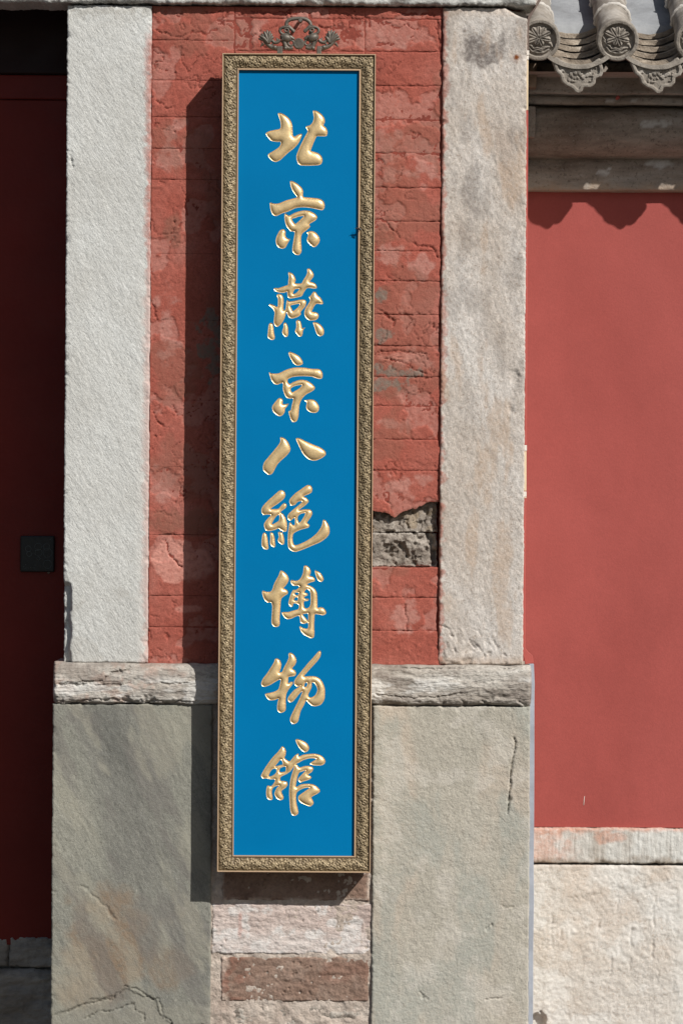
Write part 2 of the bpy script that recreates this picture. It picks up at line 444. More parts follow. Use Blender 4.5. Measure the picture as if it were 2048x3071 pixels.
class MB:
    """collects boxes, tubes and patches for one mesh"""
    def __init__(s): s.v = []; s.f = []; s.n = 0
    def add(s, V, F):
        V = np.asarray(V, float); s.v.append(V); s.f += [tuple(int(i) + s.n for i in f) for f in F]; s.n += len(V)
    def box(s, x0, x1, y0, y1, z0, z1):
        s.add([(x0, y0, z0), (x1, y0, z0), (x1, y1, z0), (x0, y1, z0), (x0, y0, z1), (x1, y0, z1), (x1, y1, z1), (x0, y1, z1)],
              [(0, 3, 2, 1), (4, 5, 6, 7), (0, 1, 5, 4), (1, 2, 6, 5), (2, 3, 7, 6), (3, 0, 4, 7)])
    def tube(s, pts, rad, seg=10, closed=False, flat=1.0, axis=Vector((0, 1, 0))):
        P = [Vector(p) for p in pts]; n = len(P)
        R = [rad] * n if isinstance(rad, (int, float)) else list(rad)
        V = []; F = []
        for k in range(n):
            if closed: d = P[(k + 1) % n] - P[k - 1]
            else: d = P[min(k + 1, n - 1)] - P[max(k - 1, 0)]
            d.normalize()
            a = axis - d * axis.dot(d)
            if a.length < 1e-4: a = Vector((1, 0, 0)) - d * d.x
            a.normalize(); b = d.cross(a)
            for j in range(seg):
                t_ = 2 * math.pi * j / seg
                V.append(P[k] + a * (math.cos(t_) * R[k] * flat) + b * (math.sin(t_) * R[k]))
        m = n if closed else n - 1
        for k in range(m):
            for j in range(seg):
                A_, B_ = k * seg + j, k * seg + (j + 1) % seg
                C_, D_ = ((k + 1) % n) * seg + (j + 1) % seg, ((k + 1) % n) * seg + j
                F.append((A_, B_, C_, D_))
        if not closed:
            F.append(tuple(range(seg - 1, -1, -1)))
            F.append(tuple((n - 1) * seg + j for j in range(seg)))
        s.add([tuple(v) for v in V], F)
    def ball(s, c, rx, ry, rz, rot=0.0, nu=12, nv=8):
        V = []; F = []
        cr, sr = math.cos(rot), math.sin(rot)
        for i in range(nv + 1):
            ph = math.pi * i / nv
            for j in range(nu):
                th = 2 * math.pi * j / nu
                x, y, z = rx * math.sin(ph) * math.cos(th), ry * math.sin(ph) * math.sin(th), rz * math.cos(ph)
                V.append((c[0] + x * cr - z * sr, c[1] + y, c[2] + x * sr + z * cr))
        for i in range(nv):
            for j in range(nu):
                F.append((i * nu + j, (i + 1) * nu + j, (i + 1) * nu + (j + 1) % nu, i * nu + (j + 1) % nu))
        s.add(V, F)
    def build(s, name, mat, parent=None, smooth=True, sharp=None, bevel=0.0):
        me = bpy.data.meshes.new(name)
        me.from_pydata([tuple(p) for p in np.concatenate(s.v)], [], s.f)
        o = link(name, me, mat, parent, smooth)
        if sharp: me.set_sharp_from_angle(angle=math.radians(sharp))
        if bevel:
            bv = o.modifiers.new('bevel', 'BEVEL'); bv.width = bevel; bv.segments = 2; bv.limit_method = 'ANGLE'
            bv.harden_normals = False
        return o

def empty(name, loc, label, cat, group=None):
    o = bpy.data.objects.new(name, None)
    o.empty_display_size = 0.1
    COL.objects.link(o); o.location = loc
    o['label'] = label; o['category'] = cat
    if group: o['group'] = group
    return o

def tag(o, label, cat, group=None):
    o['label'] = label; o['category'] = cat
    if group: o['group'] = group
    return o

# ------------------------------------------------------------------ ground
me = bpy.data.meshes.new('ground')
me.from_pydata([(-300, -300, 0), (300, -300, 0), (300, 300, 0), (-300, 300, 0)], [], [(0, 1, 2, 3)])
g = link('ground', me, M['ground'], None, False, False)
g['kind'] = 'structure'

# ================================================================== GATEWAY
gate = empty('gateway', (-0.15, 0.1, 0.0), 'old gateway pier of pale stone slabs and worn red plaster with dark red door', 'gateway')

XL0, XL1 = -0.830, -0.577        # pale upper slab, door side
XR0, XR1 = 0.294, 0.546          # pale upper slab, courtyard side
ZT = zd(-1.513)                  # underside of the lintel
ZL1, ZL0 = zd(0.456), zd(0.576)  # ledge stone
YS = -0.010                      # upper slabs stand this far out of the plaster

def rough_relief(a1, a2, a3, seed, st=1.0, rot=0.5):
    def f(X, Z):
        xr = X * math.cos(rot) + Z * math.sin(rot); zr = -X * math.sin(rot) + Z * math.cos(rot)
        return ((fbm(X, Z, 6, 3, seed) - 0.5) * a1 + (fbm(xr, zr * st, 38, 3, seed + 5) - 0.5) * a2
                + (fbm(xr, zr * st, 110, 3, seed + 7) - 0.5) * a3)
    return f

# --- upper slab beside the door
rl = rough_relief(0.004, 0.0014, 0.0016, 11, 0.45, 0.5)
def relief_ul(X, Z):
    h = rl(X, Z)
    PX, PY = topx(X, Z, YS)
    n = (fbm(PX, PY, 0.02, 4, 5) - 0.5) * 60
    h = h - 0.022 * sstep(0, 14, (215 + n * 0.35) - PX) * sstep(1745, 1765, PY + n * 0.4)        # broken corner low on the door side
    h = h - 0.006 * crk(PX, PY, [(200, 447), (214, 456), (214, 505)], 4, 12)
    return h
def masks_ul(X, Z, PX, PY, d):
    n = fbm(PX, PY, 0.06, 4, 21); n2 = fbm(PX, PY, 0.012, 3, 22)
    red = sstep(0.42, 0.6, n + (0.020 - (XL1 - X)) * 26 + (n2 - .5) * .5) * sstep(0.035, 0.0, XL1 - X) * sstep(60, 150, PY)
    grey = sstep(0.50, 0.62, fbm(PX, PY, 0.018, 5, 30)) * 0.5 * sstep(1500, 1900, PY) + sstep(60, 0, PY - 22) * sstep(.42, .6, n) * .8
    pale = sstep(0.045, 0.015, XL1 - X) * sstep(700, 900, PY) * 0.8
    return {'m1': red, 'm2': grey, 'm3': pale}
slab('stone_slab', XL0, XL1, ZL1, ZT, YS, 0.30, M['slab_white'], gate, 0.003, relief_ul, 0.004, 0.002, 0.008, None, masks_ul, 2)

# --- upper slab beside the courtyard wall
rr = rough_relief(0.005, 0.0020, 0.0020, 31, 0.5, 0.4)
def relief_ur(X, Z):
    h = rr(X, Z)
    PX, PY = topx(X, Z, YS)
    n = (fbm(PX, PY, 0.03, 4, 15) - 0.5) * 40
    h = h - 0.045 * sstep(0, 30, (PX - 1512 + n * .4) - (PY - 22) * 1.3) * sstep(58, 40, PY + n * .2)       # broken corner under the lintel
    h = h - 0.006 * blob(PX, PY, 1547, 1130, 26, 44, 0.7, 0.05, 0.9, 4)
    h = h - 0.005 * blob(PX, PY, 1530, 1235, 16, 30, 0.7, 0.05, 0.9, 5)
    for pl in ([(1320, 1878), (1345, 1885), (1362, 1915), (1366, 1958)], [(1478, 1925), (1490, 1945), (1510, 1958), (1520, 1968)],
               [(1425, 1885), (1440, 1905)], [(1440, 1950), (1450, 1970)], [(1400, 1920), (1420, 1945)]):
        h = h - 0.005 * crk(PX, PY, pl, 4, 33)
    h = h - 0.006 * sstep(0.55, 0.75, fbm(PX, PY, 0.03, 4, 55)) * sstep(1860, 1960, PY)
    return h
def masks_ur(X, Z, PX, PY, d):
    n = fbm(PX, PY, 0.05, 5, 41); n2 = fbm(PX, PY, 0.012, 4, 42)
    red = sstep(0.4, 0.62, n + (0.014 - (X - XR0)) * 24 + (n2 - .5) * .5) * sstep(0.04, 0.0, X - XR0)
    dirt = np.maximum(blob(PX, PY, 1450, 150, 75, 75, 0.75, 0.025, 0.5, 43), 0.5 * blob(PX, PY, 1560, 70, 30, 22, .5, .04, .4, 44))
    dirt = np.maximum(dirt, 0.55 * blob(PX, PY, 1410, 560, 42, 110, 0.8, 0.03, 0.6, 45))
    dirt = np.maximum(dirt, 0.35 * sstep(.55, .7, fbm(PX, PY * 0.5, 0.02, 5, 48)) * sstep(1500, 900, PY))
    warm = 0.7 * sstep(0.52, 0.66, fbm(PX * 1.6, PY * 0.45, 0.012, 5, 46)) + .6 * sstep(1960, 1985, PY) + .5 * sstep(60, 30, PY)
    rust = sstep(10, 4, np.hypot(PX - 1548, PY - 171)) + 0.4 * sstep(22, 6, np.hypot(PX - 1548, PY - 174))
    return {'m1': red, 'm2': dirt, 'm3': warm, 'm4': rust}
slab('stone_slab', XR0, XR1, ZL1 + 0.001, ZT, YS, 0.42, M['slab_warm'], gate, 0.003, relief_ur, 0.004, 0.002, 0.007, None, masks_ur, 3)

# --- lower slabs
YB = -0.034
rg = rough_relief(0.005, 0.0015, 0.0014, 51, 0.4, 0.5)
def relief_ll(X, Z):
    h = rg(X, Z)
    PX, PY = topx(X, Z, YB)
    n = (fbm(PX, PY, 0.04, 4, 25) - 0.5) * 30
    edge_y = np.interp(PX, [160, 200, 270, 340, 380, 430, 470, 480, 520], [3042, 3030, 2998, 2985, 2962, 2985, 2998, 3040, 3075])
    h = h - 0.004 * sstep(-2, 4, PY + n * .5 - edge_y)
    for pl in ([(200, 3038), (260, 3010), (330, 2998), (375, 2962), (410, 2965), (455, 2998), (478, 2990), (485, 3035), (515, 3071)],
               [(250, 3055), (290, 3035), (340, 3030), (375, 3018), (402, 3008), (405, 3035), (430, 3042), (432, 3060)]):
        h = h - 0.005 * crk(PX, PY, pl, 3.4, 52)
    h = h - 0.003 * crk(PX, PY, [(245, 2660), (290, 2690), (330, 2735), (350, 2760)], 5, 26)
    return h
def masks_ll(X, Z, PX, PY, d):
    br = blob(PX, PY, 290, 2860, 150, 210, 0.7, 0.010, 0.6, 61) * sstep(3060, 2990, PY + (PX - 250) * .1)
    br = np.maximum(br, .6 * blob(PX, PY, 500, 2900, 110, 130, .9, .012, .6, 62))
    sl_ = PX * .42 + PY * .91; sc_ = PX * .91 - PY * .42
    dk = .9 * blob(PX, PY, 250, 2150, 80, 30, .5, .02, .5, 63) + .9 * sstep(.48, .62, fbm(sc_, sl_ * .34, .014, 6, 64))
    pale = np.maximum(.7 * sstep(2990, 3040, PY + (fbm(PX, PY, .03, 4, 65) - .5) * 60), .8 * sstep(.5, .64, fbm(sc_, sl_ * .34, .016, 6, 66)))
    return {'m1': br, 'm2': np.clip(dk, 0, 1), 'm3': pale}
slab('stone_slab', -0.857, -0.381, zd(1.60), ZL0 - 0.002, YB, 0.25, M['slab_green'], gate, 0.003, relief_ll, 0.004, 0.0015, 0.006, None, masks_ll, 4)

rb = rough_relief(0.004, 0.0018, 0.0020, 71, 1.0, 0.0)
def relief_lr(X, Z):
    h = rb(X, Z)
    PX, PY = topx(X, Z, YB)
    n = (fbm(PX, PY, 0.04, 4, 35) - 0.5) * 20
    for pl in ([(1545, 2220), (1542, 2260), (1532, 2310), (1528, 2360), (1522, 2440)], [(1505, 2720), (1538, 2716)],
               [(1455, 2780), (1462, 2790), (1475, 2770)], [(1258, 2975), (1275, 3000)], [(1455, 2995), (1500, 2992)]):
        h = h - 0.005 * crk(PX, PY, pl, 3.2, 72)
    h = h - 0.009 * sstep(3.2, .6, polydist(PX + n * .12, PY, [(1540, 2212), (1546, 2228), (1543, 2250), (1534, 2290), (1530, 2330), (1527, 2380), (1522, 2440)]))
    return h
def masks_lr(X, Z, PX, PY, d):
    w1 = sstep(.5, .66, fbm(PX, PY * .5, .006, 5, 81)) + .5 * sstep(2500, 2400, PY) * sstep(1250, 1150, PX)
    gr = sstep(.5, .64, fbm(PX * 1.3, PY * .5, .008, 5, 82))
    return {'m1': np.clip(w1, 0, 1), 'm2': gr, 'm3': .7 * sstep(.57, .68, fbm(PX, PY, .012, 5, 83))}
slab('stone_slab', 0.099, 0.567, zd(1.60), ZL0 - 0.002, YB, 0.42, M['slab_beige'], gate, 0.003, relief_lr, 0.004, 0.0015, 0.006, None, masks_lr, 5)

# --- ledge stone: worn round moulding, bedding planes run along it
nx = 480; nv = 64
u = np.linspace(0, 1, nx)[None, :]; v = np.linspace(0, 1, nv)[:, None]
prof_v = [0, .05, .12, .3, .55, .75, .88, .96, 1.0]
prof_y = [-.030, -.042, -.047, -.049, -.048, -.044, -.038, -.030, -.016]
X = -0.858 + 1.429 * u + 0 * v
end = np.minimum(X + 0.858, 0.571 - X)
zb = ZL0 + (fbm(X, X * 0, 14, 4, 91) - .5) * .014 + .004 * sstep(.02, 0, end)
zt = ZL1 + (fbm(X, X * 0 + 3, 20, 4, 92) - .5) * .006
Z = zb + (zt - zb) * v
yy = np.interp(v, prof_v, prof_y) + 0 * u
lay = fbm(X * 3 + Z * 2, Z * 34 + (fbm(X, Z, 12, 3, 97) - .5) * 1.6, 2.0, 4, 93)
h = (lay - .5) * .009 + (fbm(X, Z, 50, 3, 94) - .5) * .004 + (fbm(X, Z, 140, 2, 95) - .5) * .003 + (fbm(X, Z, 5, 2, 96) - .5) * .006
PX, PY = topx(X, Z, -.045)
for pl in ([(160, 2052), (230, 2048), (300, 2042), (318, 2026), (350, 2018), (380, 2012), (391, 1998)], [(200, 2105), (330, 2098), (520, 2108), (600, 2102)],
           [(170, 2056), (300, 2050), (440, 2052), (560, 2050)], [(1180, 2000), (1280, 2008), (1400, 2004)], [(1130, 2085), (1250, 2092), (1400, 2080)], [(1500, 2008), (1545, 2000)]):
    h = h - .006 * crk(PX, PY, pl, 3.6, 98)
h = h - .03 * (1 - np.sqrt(np.clip(1 - np.clip((.012 - end) / .012, 0, 1) ** 2, 0, 1)))
h = h - .010 * sstep(.55, .7, fbm(X, Z, 30, 3, 101)) * sstep(.35, .0, v)
m1 = .8 * sstep(.5, .65, fbm(PX, PY, .02, 4, 102)) * sstep(1120, 1000, PX)
m2 = sstep(.52, .66, fbm(PX * .6, PY * 2, .02, 5, 103)) * .8 + .6 * blob(PX, PY, 1165, 2040, 60, 40, .6, .03, .5, 104) + .5 * blob(PX, PY, 1560, 2050, 60, 45, .6, .03, .5, 105)
m3 = sstep(.48, .6, fbm(PX * .5, PY * 1.5, .02, 5, 106)) * sstep(2020, 2050, PY)
sheet('ledge_stone', X, yy - h, Z, M['ledge'], gate, 0.2, {'m1': m1, 'm2': np.clip(m2, 0, 1), 'm3': m3})

# --- lintel
def relief_li(X, Z):
    PX, PY = topx(X, Z, -.03)
    n = fbm(X, Z, 30, 4, 111)
    h = (n - .5) * .006 + (fbm(X, Z, 100, 3, 112) - .5) * .004
    h = h - .02 * sstep(.0, 12, 14 - np.abs(PX - 350 - (n - .5) * 120)) * sstep(0, 18, PY + 2)
    h = h - .012 * sstep(.5, .7, fbm(X, Z * .3, 12, 4, 113)) * sstep(-10, 18, PY)
    return h
def masks_li(X, Z, PX, PY, d):
    return {'m2': np.clip(.9 * sstep(.5, .62, fbm(PX, PY, .02, 5, 114)) * sstep(-2, 16, PY) + blob(PX, PY, 370, 8, 60, 14, .8, .03, .5, 115), 0, 1)}
slab('lintel', -2.4, 0.571, zd(-1.519), zd(-1.519) + 0.30, -0.030, 0.105, M['lintel'], gate, 0.004, relief_li, 0.004, 0.004, 0.008, None, masks_li, 6)

# --- red plastered brickwork
JY = [20, 58, 155, 257, 359, 459, 563, 664, 753, 843, 943, 1037, 1130, 1218, 1318, 1411, 1507, 1597, 1700, 1792, 1892, 1986]
def jz(py):            # joint height from the right-hand courses
    return UZ(1220, py)[1]
JZ = [jz(p) for p in JY]; JZ[0] = ZT + .001; JZ[-1] = ZL1 - .004

def plaster_relief(seed, amp=1.0):
    def f(X, Z):
        PX, PY = topx(X, Z)
        h = (fbm(X, Z, 5, 3, 201) - .5) * .004 + (fbm(X, Z, 30, 4, 202) - .5) * .0018 * amp + (fbm(X, Z, 110, 3, 203) - .5) * .0018
        ck = sstep(.011, .002, np.abs(fbm(X, Z, 13, 4, 209) - .5)) * sstep(.5, .58, fbm(X, Z, 7, 3, 210) + .10 * sstep(200, 60, PY))
        h = h - .0045 * ck
        fl = fbm(X, Z, 9, 5, 204)
        h = h - .0025 * sstep(.60, .615, fl)                       # flaked skin, a real step
        h = h + .001 * sstep(.40, .39, fbm(X, Z, 13, 5, 205))
        c = cells(X, Z, 26, 206)
        keep = _hash(np.floor(X * 26), np.floor(Z * 26), 9) > .72
        h = h - .0025 * sstep(.10, .03, c + (fbm(X, Z, 120, 2, 212) - .5) * .12) * (fbm(X, Z, 6, 2, 207) > .55)
        # cracks near the top, the left edge and on the right-hand bricks
        n = (fbm(PX, PY, .05, 4, 208) - .5) * 26
        for pl in CRK:
            h = h - .006 * crk(PX, PY, pl, 3.2, 211)
        return h
    return f
CRK = [[(745, 38), (800, 36), (860, 40), (905, 38)], [(655, 70), (700, 60), (720, 95)], [(930, 42), (935, 62), (928, 78)],
       [(955, 78), (970, 88), (990, 86)], [(1010, 35), (1040, 45), (1060, 62), (1100, 52), (1105, 78)], [(1000, 55), (998, 90)],
       [(1180, 42), (1240, 38), (1300, 45)], [(1130, 130), (1180, 132)], [(1310, 60), (1314, 100), (1320, 130), (1318, 180)],
       [(1128, 658), (1160, 665), (1172, 684), (1195, 705), (1225, 728), (1262, 738), (1290, 742), (1300, 752), (1314, 775)],
       [(1132, 925), (1150, 935), (1178, 962), (1178, 990)], [(1128, 1060), (1165, 1052), (1215, 1055), (1260, 1060), (1285, 1068)],
       [(1150, 1078), (1195, 1082), (1220, 1090), (1240, 1108), (1275, 1118)], [(1218, 1812), (1220, 1890)],
       [(470, 300), (500, 325), (530, 322)], [(555, 600), (560, 640)], [(520, 660), (540, 668), (532, 690)], [(530, 725), (548, 728)],
       [(460, 910), (470, 960)], [(455, 1230), (475, 1265), (500, 1275)], [(495, 1620), (505, 1655), (530, 1690), (545, 1700)],
       [(560, 120), (575, 95), (610, 100), (650, 88)], [(610, 30), (640, 42), (660, 36)], [(470, 90), (520, 110), (560, 105)],
       [(870, 30), (874, 62)], [(780, 95), (810, 100)]]
def plaster_masks(X, Z, PX, PY, d):
    fl = fbm(X, Z, 9, 5, 204)
    m1 = sstep(.60, .64, fl) * .6
    for c in ((1165, 440, 60, 48), (1280, 470, 46, 60), (1265, 800, 38, 42), (1175, 770, 45, 40), (1190, 1270, 48, 16), (1230, 1180, 50, 26), (900, 55, 70, 30), (720, 90, 60, 40), (1180, 110, 55, 40), (1220, 520, 90, 40), (1150, 480, 40, 80), (1240, 1080, 70, 30), (1200, 1850, 80, 40), (1200, 1450, 80, 40), (510, 480, 50, 40), (500, 1000, 40, 120), (530, 380, 30, 50), (490, 1450, 40, 50)):
        m1 = np.maximum(m1, .95 * blob(PX, PY, *c, 1.2, .03, .6, int(c[0])))
    m2 = .9 * sstep(.56, .64, fbm(X, Z, 6, 5, 221)) * .7
    for c in ((1170, 1100, 55, 32), (1175, 1165, 60, 36), (1150, 880, 30, 30), (520, 690, 30, 60), (540, 1170, 24, 30), (500, 1560, 70, 44), (1150, 700, 40, 40), (600, 1560, 70, 50)):
        m2 = np.maximum(m2, blob(PX, PY, *c, .5, .03, .35, int(c[1])))
    m3 = 0 * X
    for c in ((640, 975, 42, 36), (655, 1000, 25, 40), (640, 1080, 34, 42), (1140, 890, 14, 22), (1150, 1010, 30, 22), (1135, 1100, 20, 18), (1190, 1120, 70, 14), (1150, 1150, 46, 18)):
        m3 = np.maximum(m3, blob(PX, PY, *c, 1.5, .035, .3, int(c[0] + c[1])))
    m4 = np.maximum(blob(PX, PY, 520, 1680, 66, 72, .25, .03, .15, 231), .9 * blob(PX, PY, 590, 1690, 60, 60, .5, .03, .5, 232))
    m4 = np.maximum(m4, .75 * blob(PX, PY, 560, 1825, 60, 14, .6, .02, .4, 233))
    m4 = np.maximum(m4, .55 * blob(PX, PY, 1200, 1072, 70, 16, .5, .03, .4, 234))
    return {'m1': m1, 'm2': np.clip(m2, 0, 1), 'm3': m3, 'm4': m4 * .9}
PR = plaster_relief(0)
XS0, XS1 = -0.33, 0.062
JG = 0.0008
# joint bed behind the bricks
for xa, xb, za, zb_ in ((XL1 - .01, XS1, JZ[-1] - .01, JZ[0]), (XS1, XR0 + .01, JZ[-1] - .01, jz(1703)), (XS1, XR0 + .01, jz(1504), JZ[0])):
    sheet('joint_bed', *np.broadcast_arrays(np.linspace(xa, xb, 30)[None, :], np.full((1, 1), .0040), np.linspace(za, zb_, 60)[:, None]), M['joint'], gate, 0.05)
# courses on the courtyard side
for k in range(len(JZ) - 1):
    zt_, zb_ = JZ[k], JZ[k + 1]
    if JY[k] in (1507, 1597): continue
    b = None
    if JY[k] == 1411:     # plaster breaks off in a ragged line over the bare bricks
        def ragged(X):
            PXx = 1024 + X * 1000 - .2
            yy_ = np.interp(PXx, [1080, 1125, 1150, 1168, 1181, 1200, 1225, 1262, 1278, 1292, 1330], [1530, 1534, 1540, 1545, 1556, 1541, 1530, 1518, 1507, 1506, 1504])
            return -(yy_ - 1507) / 1000 + (fbm(X, X * 0, 90, 3, 240) - .5) * .008
        b = {'b': ragged}
    x1_ = XR0 - .001 - (.004 if k % 3 == 1 else 0)
    slab('brick', XS1, x1_, zb_ + JG, zt_ - JG, 0.0, 0.03 if JY[k] != 1411 else .014, M['red_plaster'], gate, 0.003, PR, 0.0014, 0.0026, 0.003, b, plaster_masks, 300 + k)
# bare broken bricks in the hole
def bare(seed):
    def f(X, Z):
        PX, PY = topx(X, Z, .02)
        h = (fbm(X, Z, 12, 3, seed) - .5) * .020 + (fbm(X, Z, 40, 4, seed + 1) - .5) * .012 + (fbm(X, Z, 110, 3, seed + 2) - .5) * .005
        h = h - .008 * sstep(.60, .68, fbm(X, Z, 55, 3, seed + 3))
        h = h - .02 * sstep(7, 1, polydist(PX, PY, [(1160, 1596), (1178, 1594)]))
        h = h - .02 * sstep(12, 2, polydist(PX + (fbm(PX, PY, .05, 3, 6) - .5) * 20, PY, [(1288, 1600), (1296, 1640), (1302, 1690)]))
        h = h - .012 * blob(PX, PY, 1190, 1655, 40, 30, .5, .05, .4, 7)
        return h
    return f
def bare_masks(X, Z, PX, PY, d):
    return {'m1': np.clip(sstep(.008, .001, d) + .5 * sstep(.55, .65, fbm(PX, PY, .03, 4, 261)), 0, 1), 'm2': .8 * sstep(1600, 1580, PY) * sstep(.45, .6, fbm(PX, PY, .03, 4, 262))}
slab('broken_brick', XS1, XR0 - .006, jz(1597) + .001, jz(1500), 0.022, 0.06, M['grey_brick'], gate, 0.0025, bare(250), 0.003, 0.003, 0.006, None, bare_masks, 41)
slab('broken_brick', XS1, XR0 - .008, jz(1700) + .001, jz(1597) - .001, 0.018, 0.06, M['grey_brick'], gate, 0.0025, bare(270), 0.003, 0.003, 0.006, None, bare_masks, 42)
# plaster on the door side hides most of its joints
LJ = [20, 120, 240, 350, 445, 538, 760, 960, 1200, 1400, 1603, 1786, 1880, 1986]
LZ = [UZ(520, p)[1] for p in LJ]; LZ[0] = ZT + .001; LZ[-1] = ZL1 - .004
for k in range(len(LZ) - 1):
    hid = LJ[k] in (760, 960, 1200, 1400, 538)
    gp = 0.0003 if LJ[k] in (760, 960, 1200, 1400) else .0007
    gb = 0.0003 if LJ[k + 1] in (760, 960, 1200, 1400) else .0007
    slab('plaster_section', XL1 + .002, XS0 - .001, LZ[k + 1] + gb, LZ[k] - gp, 0.0, 0.03, M['red_plaster'], gate, 0.003, PR, 0.0003 if hid else .0011, 0.0002 if hid else .0014, 0.0 if hid else .002, None, plaster_masks, 330 + k)
# bricks behind the signboard
for k in range(len(JZ) - 1):
    slab('brick', XS0 + .001, XS1 - .001, JZ[k + 1] + JG, JZ[k] - JG, 0.0005, 0.03, M['red_plaster'], gate, 0.003 if k < 3 else .01, PR if k < 3 else None, 0.0022, 0.0014, 0.003, None, plaster_masks, 350 + k)

# --- bricks under the signboard, between the two lower slabs
def low_rel(seed, a=1.0):
    def f(X, Z):
        h = (fbm(X, Z, 8, 3, seed) - .5) * .006 + (fbm(X * .6, Z * 1.4, 45, 4, seed + 1) - .5) * .006 * a + (fbm(X, Z, 120, 3, seed + 2) - .5) * .003 * a
        c = cells(X, Z, 30, seed + 3)
        return h - .005 * sstep(.15, .05, c) * (fbm(X, Z, 8, 2, seed + 4) > .55)
    return f
LB = [(2110, 2330), (2330, 2500), (2500, 2697), (2707, 2857), (2866, 2998), (3012, 3150)]
for k, (a, b_) in enumerate(LB):
    za, zb_ = UZ(870, a)[1], UZ(870, b_)[1]
    if k == 0: za = ZL0 - .003
    mt = [M['brick_brown'], M['brick_brown'], M['brick_brown'], M['brick_pale'], M['brick_brown'], M['grey_brick']][k]
    xa, xb = (-.379, .097) if k == 3 else (-.350, .090)
    def mk_(X, Z, PX, PY, d, k=k):
        n = fbm(PX, PY, .03, 5, 400 + k)
        if k == 3: return {'m1': np.clip(sstep(.5, .62, n) + .5 * sstep(2780, 2840, PY), 0, 1), 'm2': .8 * sstep(9, 2, np.abs(PX - 722 + (n - .5) * 14)) * sstep(2730, 2750, PY) * sstep(2820, 2800, PY)}
        if k == 4: return {'m1': np.clip(sstep(.030, .0, X + .350 + (n - .5) * .05) + .12 * sstep(.6, .7, n), 0, 1), 'm2': sstep(.09, .02, X + .33) * sstep(.45, .6, n) + .4 * sstep(.55, .65, fbm(PX, PY, .012, 4, 420))}
        if k == 5: return {'m1': sstep(.5, .58, n), 'm2': 0 * X}
        return {'m1': .8 * sstep(.012, .0, d) * sstep(.45, .6, n), 'm2': 0 * X}
    slab('brick', xa, xb, zb_, za, -.026 if k != 5 else -.020, .03, mt, gate, .003 if k >= 2 else .01, low_rel(430 + 10 * k, 1.0 if k != 5 else 2.2), .004, .003, .006, None, mk_, 440 + k)
Xm, Zm = np.broadcast_arrays(np.linspace(-.384, .102, 150)[None, :], np.linspace(zd(1.6), ZL0 - .002, 340)[:, None])
sheet('mortar_bed', Xm, -.0225 - (fbm(Xm, Zm, 30, 4, 450) - .5) * .010 - (fbm(Xm, Zm, 100, 3, 451) - .5) * .004, Zm, M['mortar'], gate, .03)
# body of masonry behind the facing
mb = MB(); mb.box(-.80, .53, .055, .62, 0.0, ZT + .3)
mb.build('masonry_core', M['joint'], gate, False)

# --- door, its head beam and the threshold, all in the shade of the pier
YD = 0.285
mb = MB()
dz1, dz0 = at(100, 300, YD).z, at(100, 2815, YD).z
mb.box(-2.3, -.806, YD, YD + .05, dz0 - .02, dz1)
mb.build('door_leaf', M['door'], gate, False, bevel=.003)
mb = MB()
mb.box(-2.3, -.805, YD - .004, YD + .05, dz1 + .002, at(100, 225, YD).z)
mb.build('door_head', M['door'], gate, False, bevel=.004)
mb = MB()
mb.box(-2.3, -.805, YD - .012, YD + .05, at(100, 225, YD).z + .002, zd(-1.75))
mb.build('door_beam', M['door_dark'], gate, False, bevel=.004)  # top of the recess, its gloom painted into the beam colour
def sill_rel(seed):
    def f(X, Z):
        return (fbm(X, Z, 7, 3, seed) - .5) * .03 + (fbm(X * .5, Z * 1.6, 28, 4, seed + 1) - .5) * .016 + (fbm(X, Z, 90, 3, seed + 2) - .5) * .006
    return f
zc = at(100, 2908, .27).z
slab('threshold_stone', -1.022, -.806, zc + .004, at(100, 2812, .27).z, .276, .34, M['sill'], gate, .004, sill_rel(501), .010, .004, .01, None, None, 51)
slab('threshold_stone', -1.5, -1.026, zc + .004, at(20, 2816, .27).z, .278, .34, M['sill'], gate, .006, sill_rel(506), .012, .004, .012, None, None, 52)
slab('threshold_stone', -1.5, -.806, zc - .34, zc, .273, .34, M['sill'], gate, .004, sill_rel(511), .016, .004, .012, None, None, 53)

# ------------------------------------------------------------------ black plate on the door
c = at(114, 1661, YD)
plate = empty('door_plate', (c.x, YD, c.z), 'small black square plate fixed to the dark red door', 'plate')
mb = MB(); mb.box(c.x - .052, c.x + .054, YD - .016, YD - .001, c.z - .056, c.z + .056)
mb.build('plate_body', M['black_plate'], plate, False, bevel=.004)
for dx, dz, r in ((-.027, .016, .009), (-.024, .000, .008), (.004, .022, .011), (.005, .004, .011), (.030, .022, .010), (.033, .004, .014), (.033, -.032, .013), (.005, -.014, .005)):
    mb = MB()
    mb.tube([(c.x + dx + r * math.cos(a), YD - .0162, c.z + dz + r * math.sin(a)) for a in np.linspace(0, 2 * math.pi, 17)[:-1]], .0011, 6, True)
    mb.build('raised_ring', M['black_trim'], plate)
random.seed(4)
for k in range(14):
    x_, z_ = (-.044 + random.random() * .045, -.046 + random.random() * .014) if k < 10 else (.028 + random.random() * .02, .040 + random.random() * .006)
    mb = MB(); mb.ball((c.x + x_, YD - .0162, c.z + z_), .0014, .0008, .0014, 0, 8, 5)
    mb.build('paint_fleck', M['black_trim'], plate)
s_ = at(147, 1717, YD)
mb = MB()
mb.tube([(s_.x, YD - .001, s_.z), (s_.x, YD - .004, s_.z)], [.0042, .0036], 12)
mb.tube([(s_.x + .0026 * math.cos(a), YD - .0042, s_.z + .0026 * math.sin(a)) for a in np.linspace(0, 2 * math.pi, 13)[:-1]], .0009, 6, True)
mb.build('screw', M['steel'], plate)

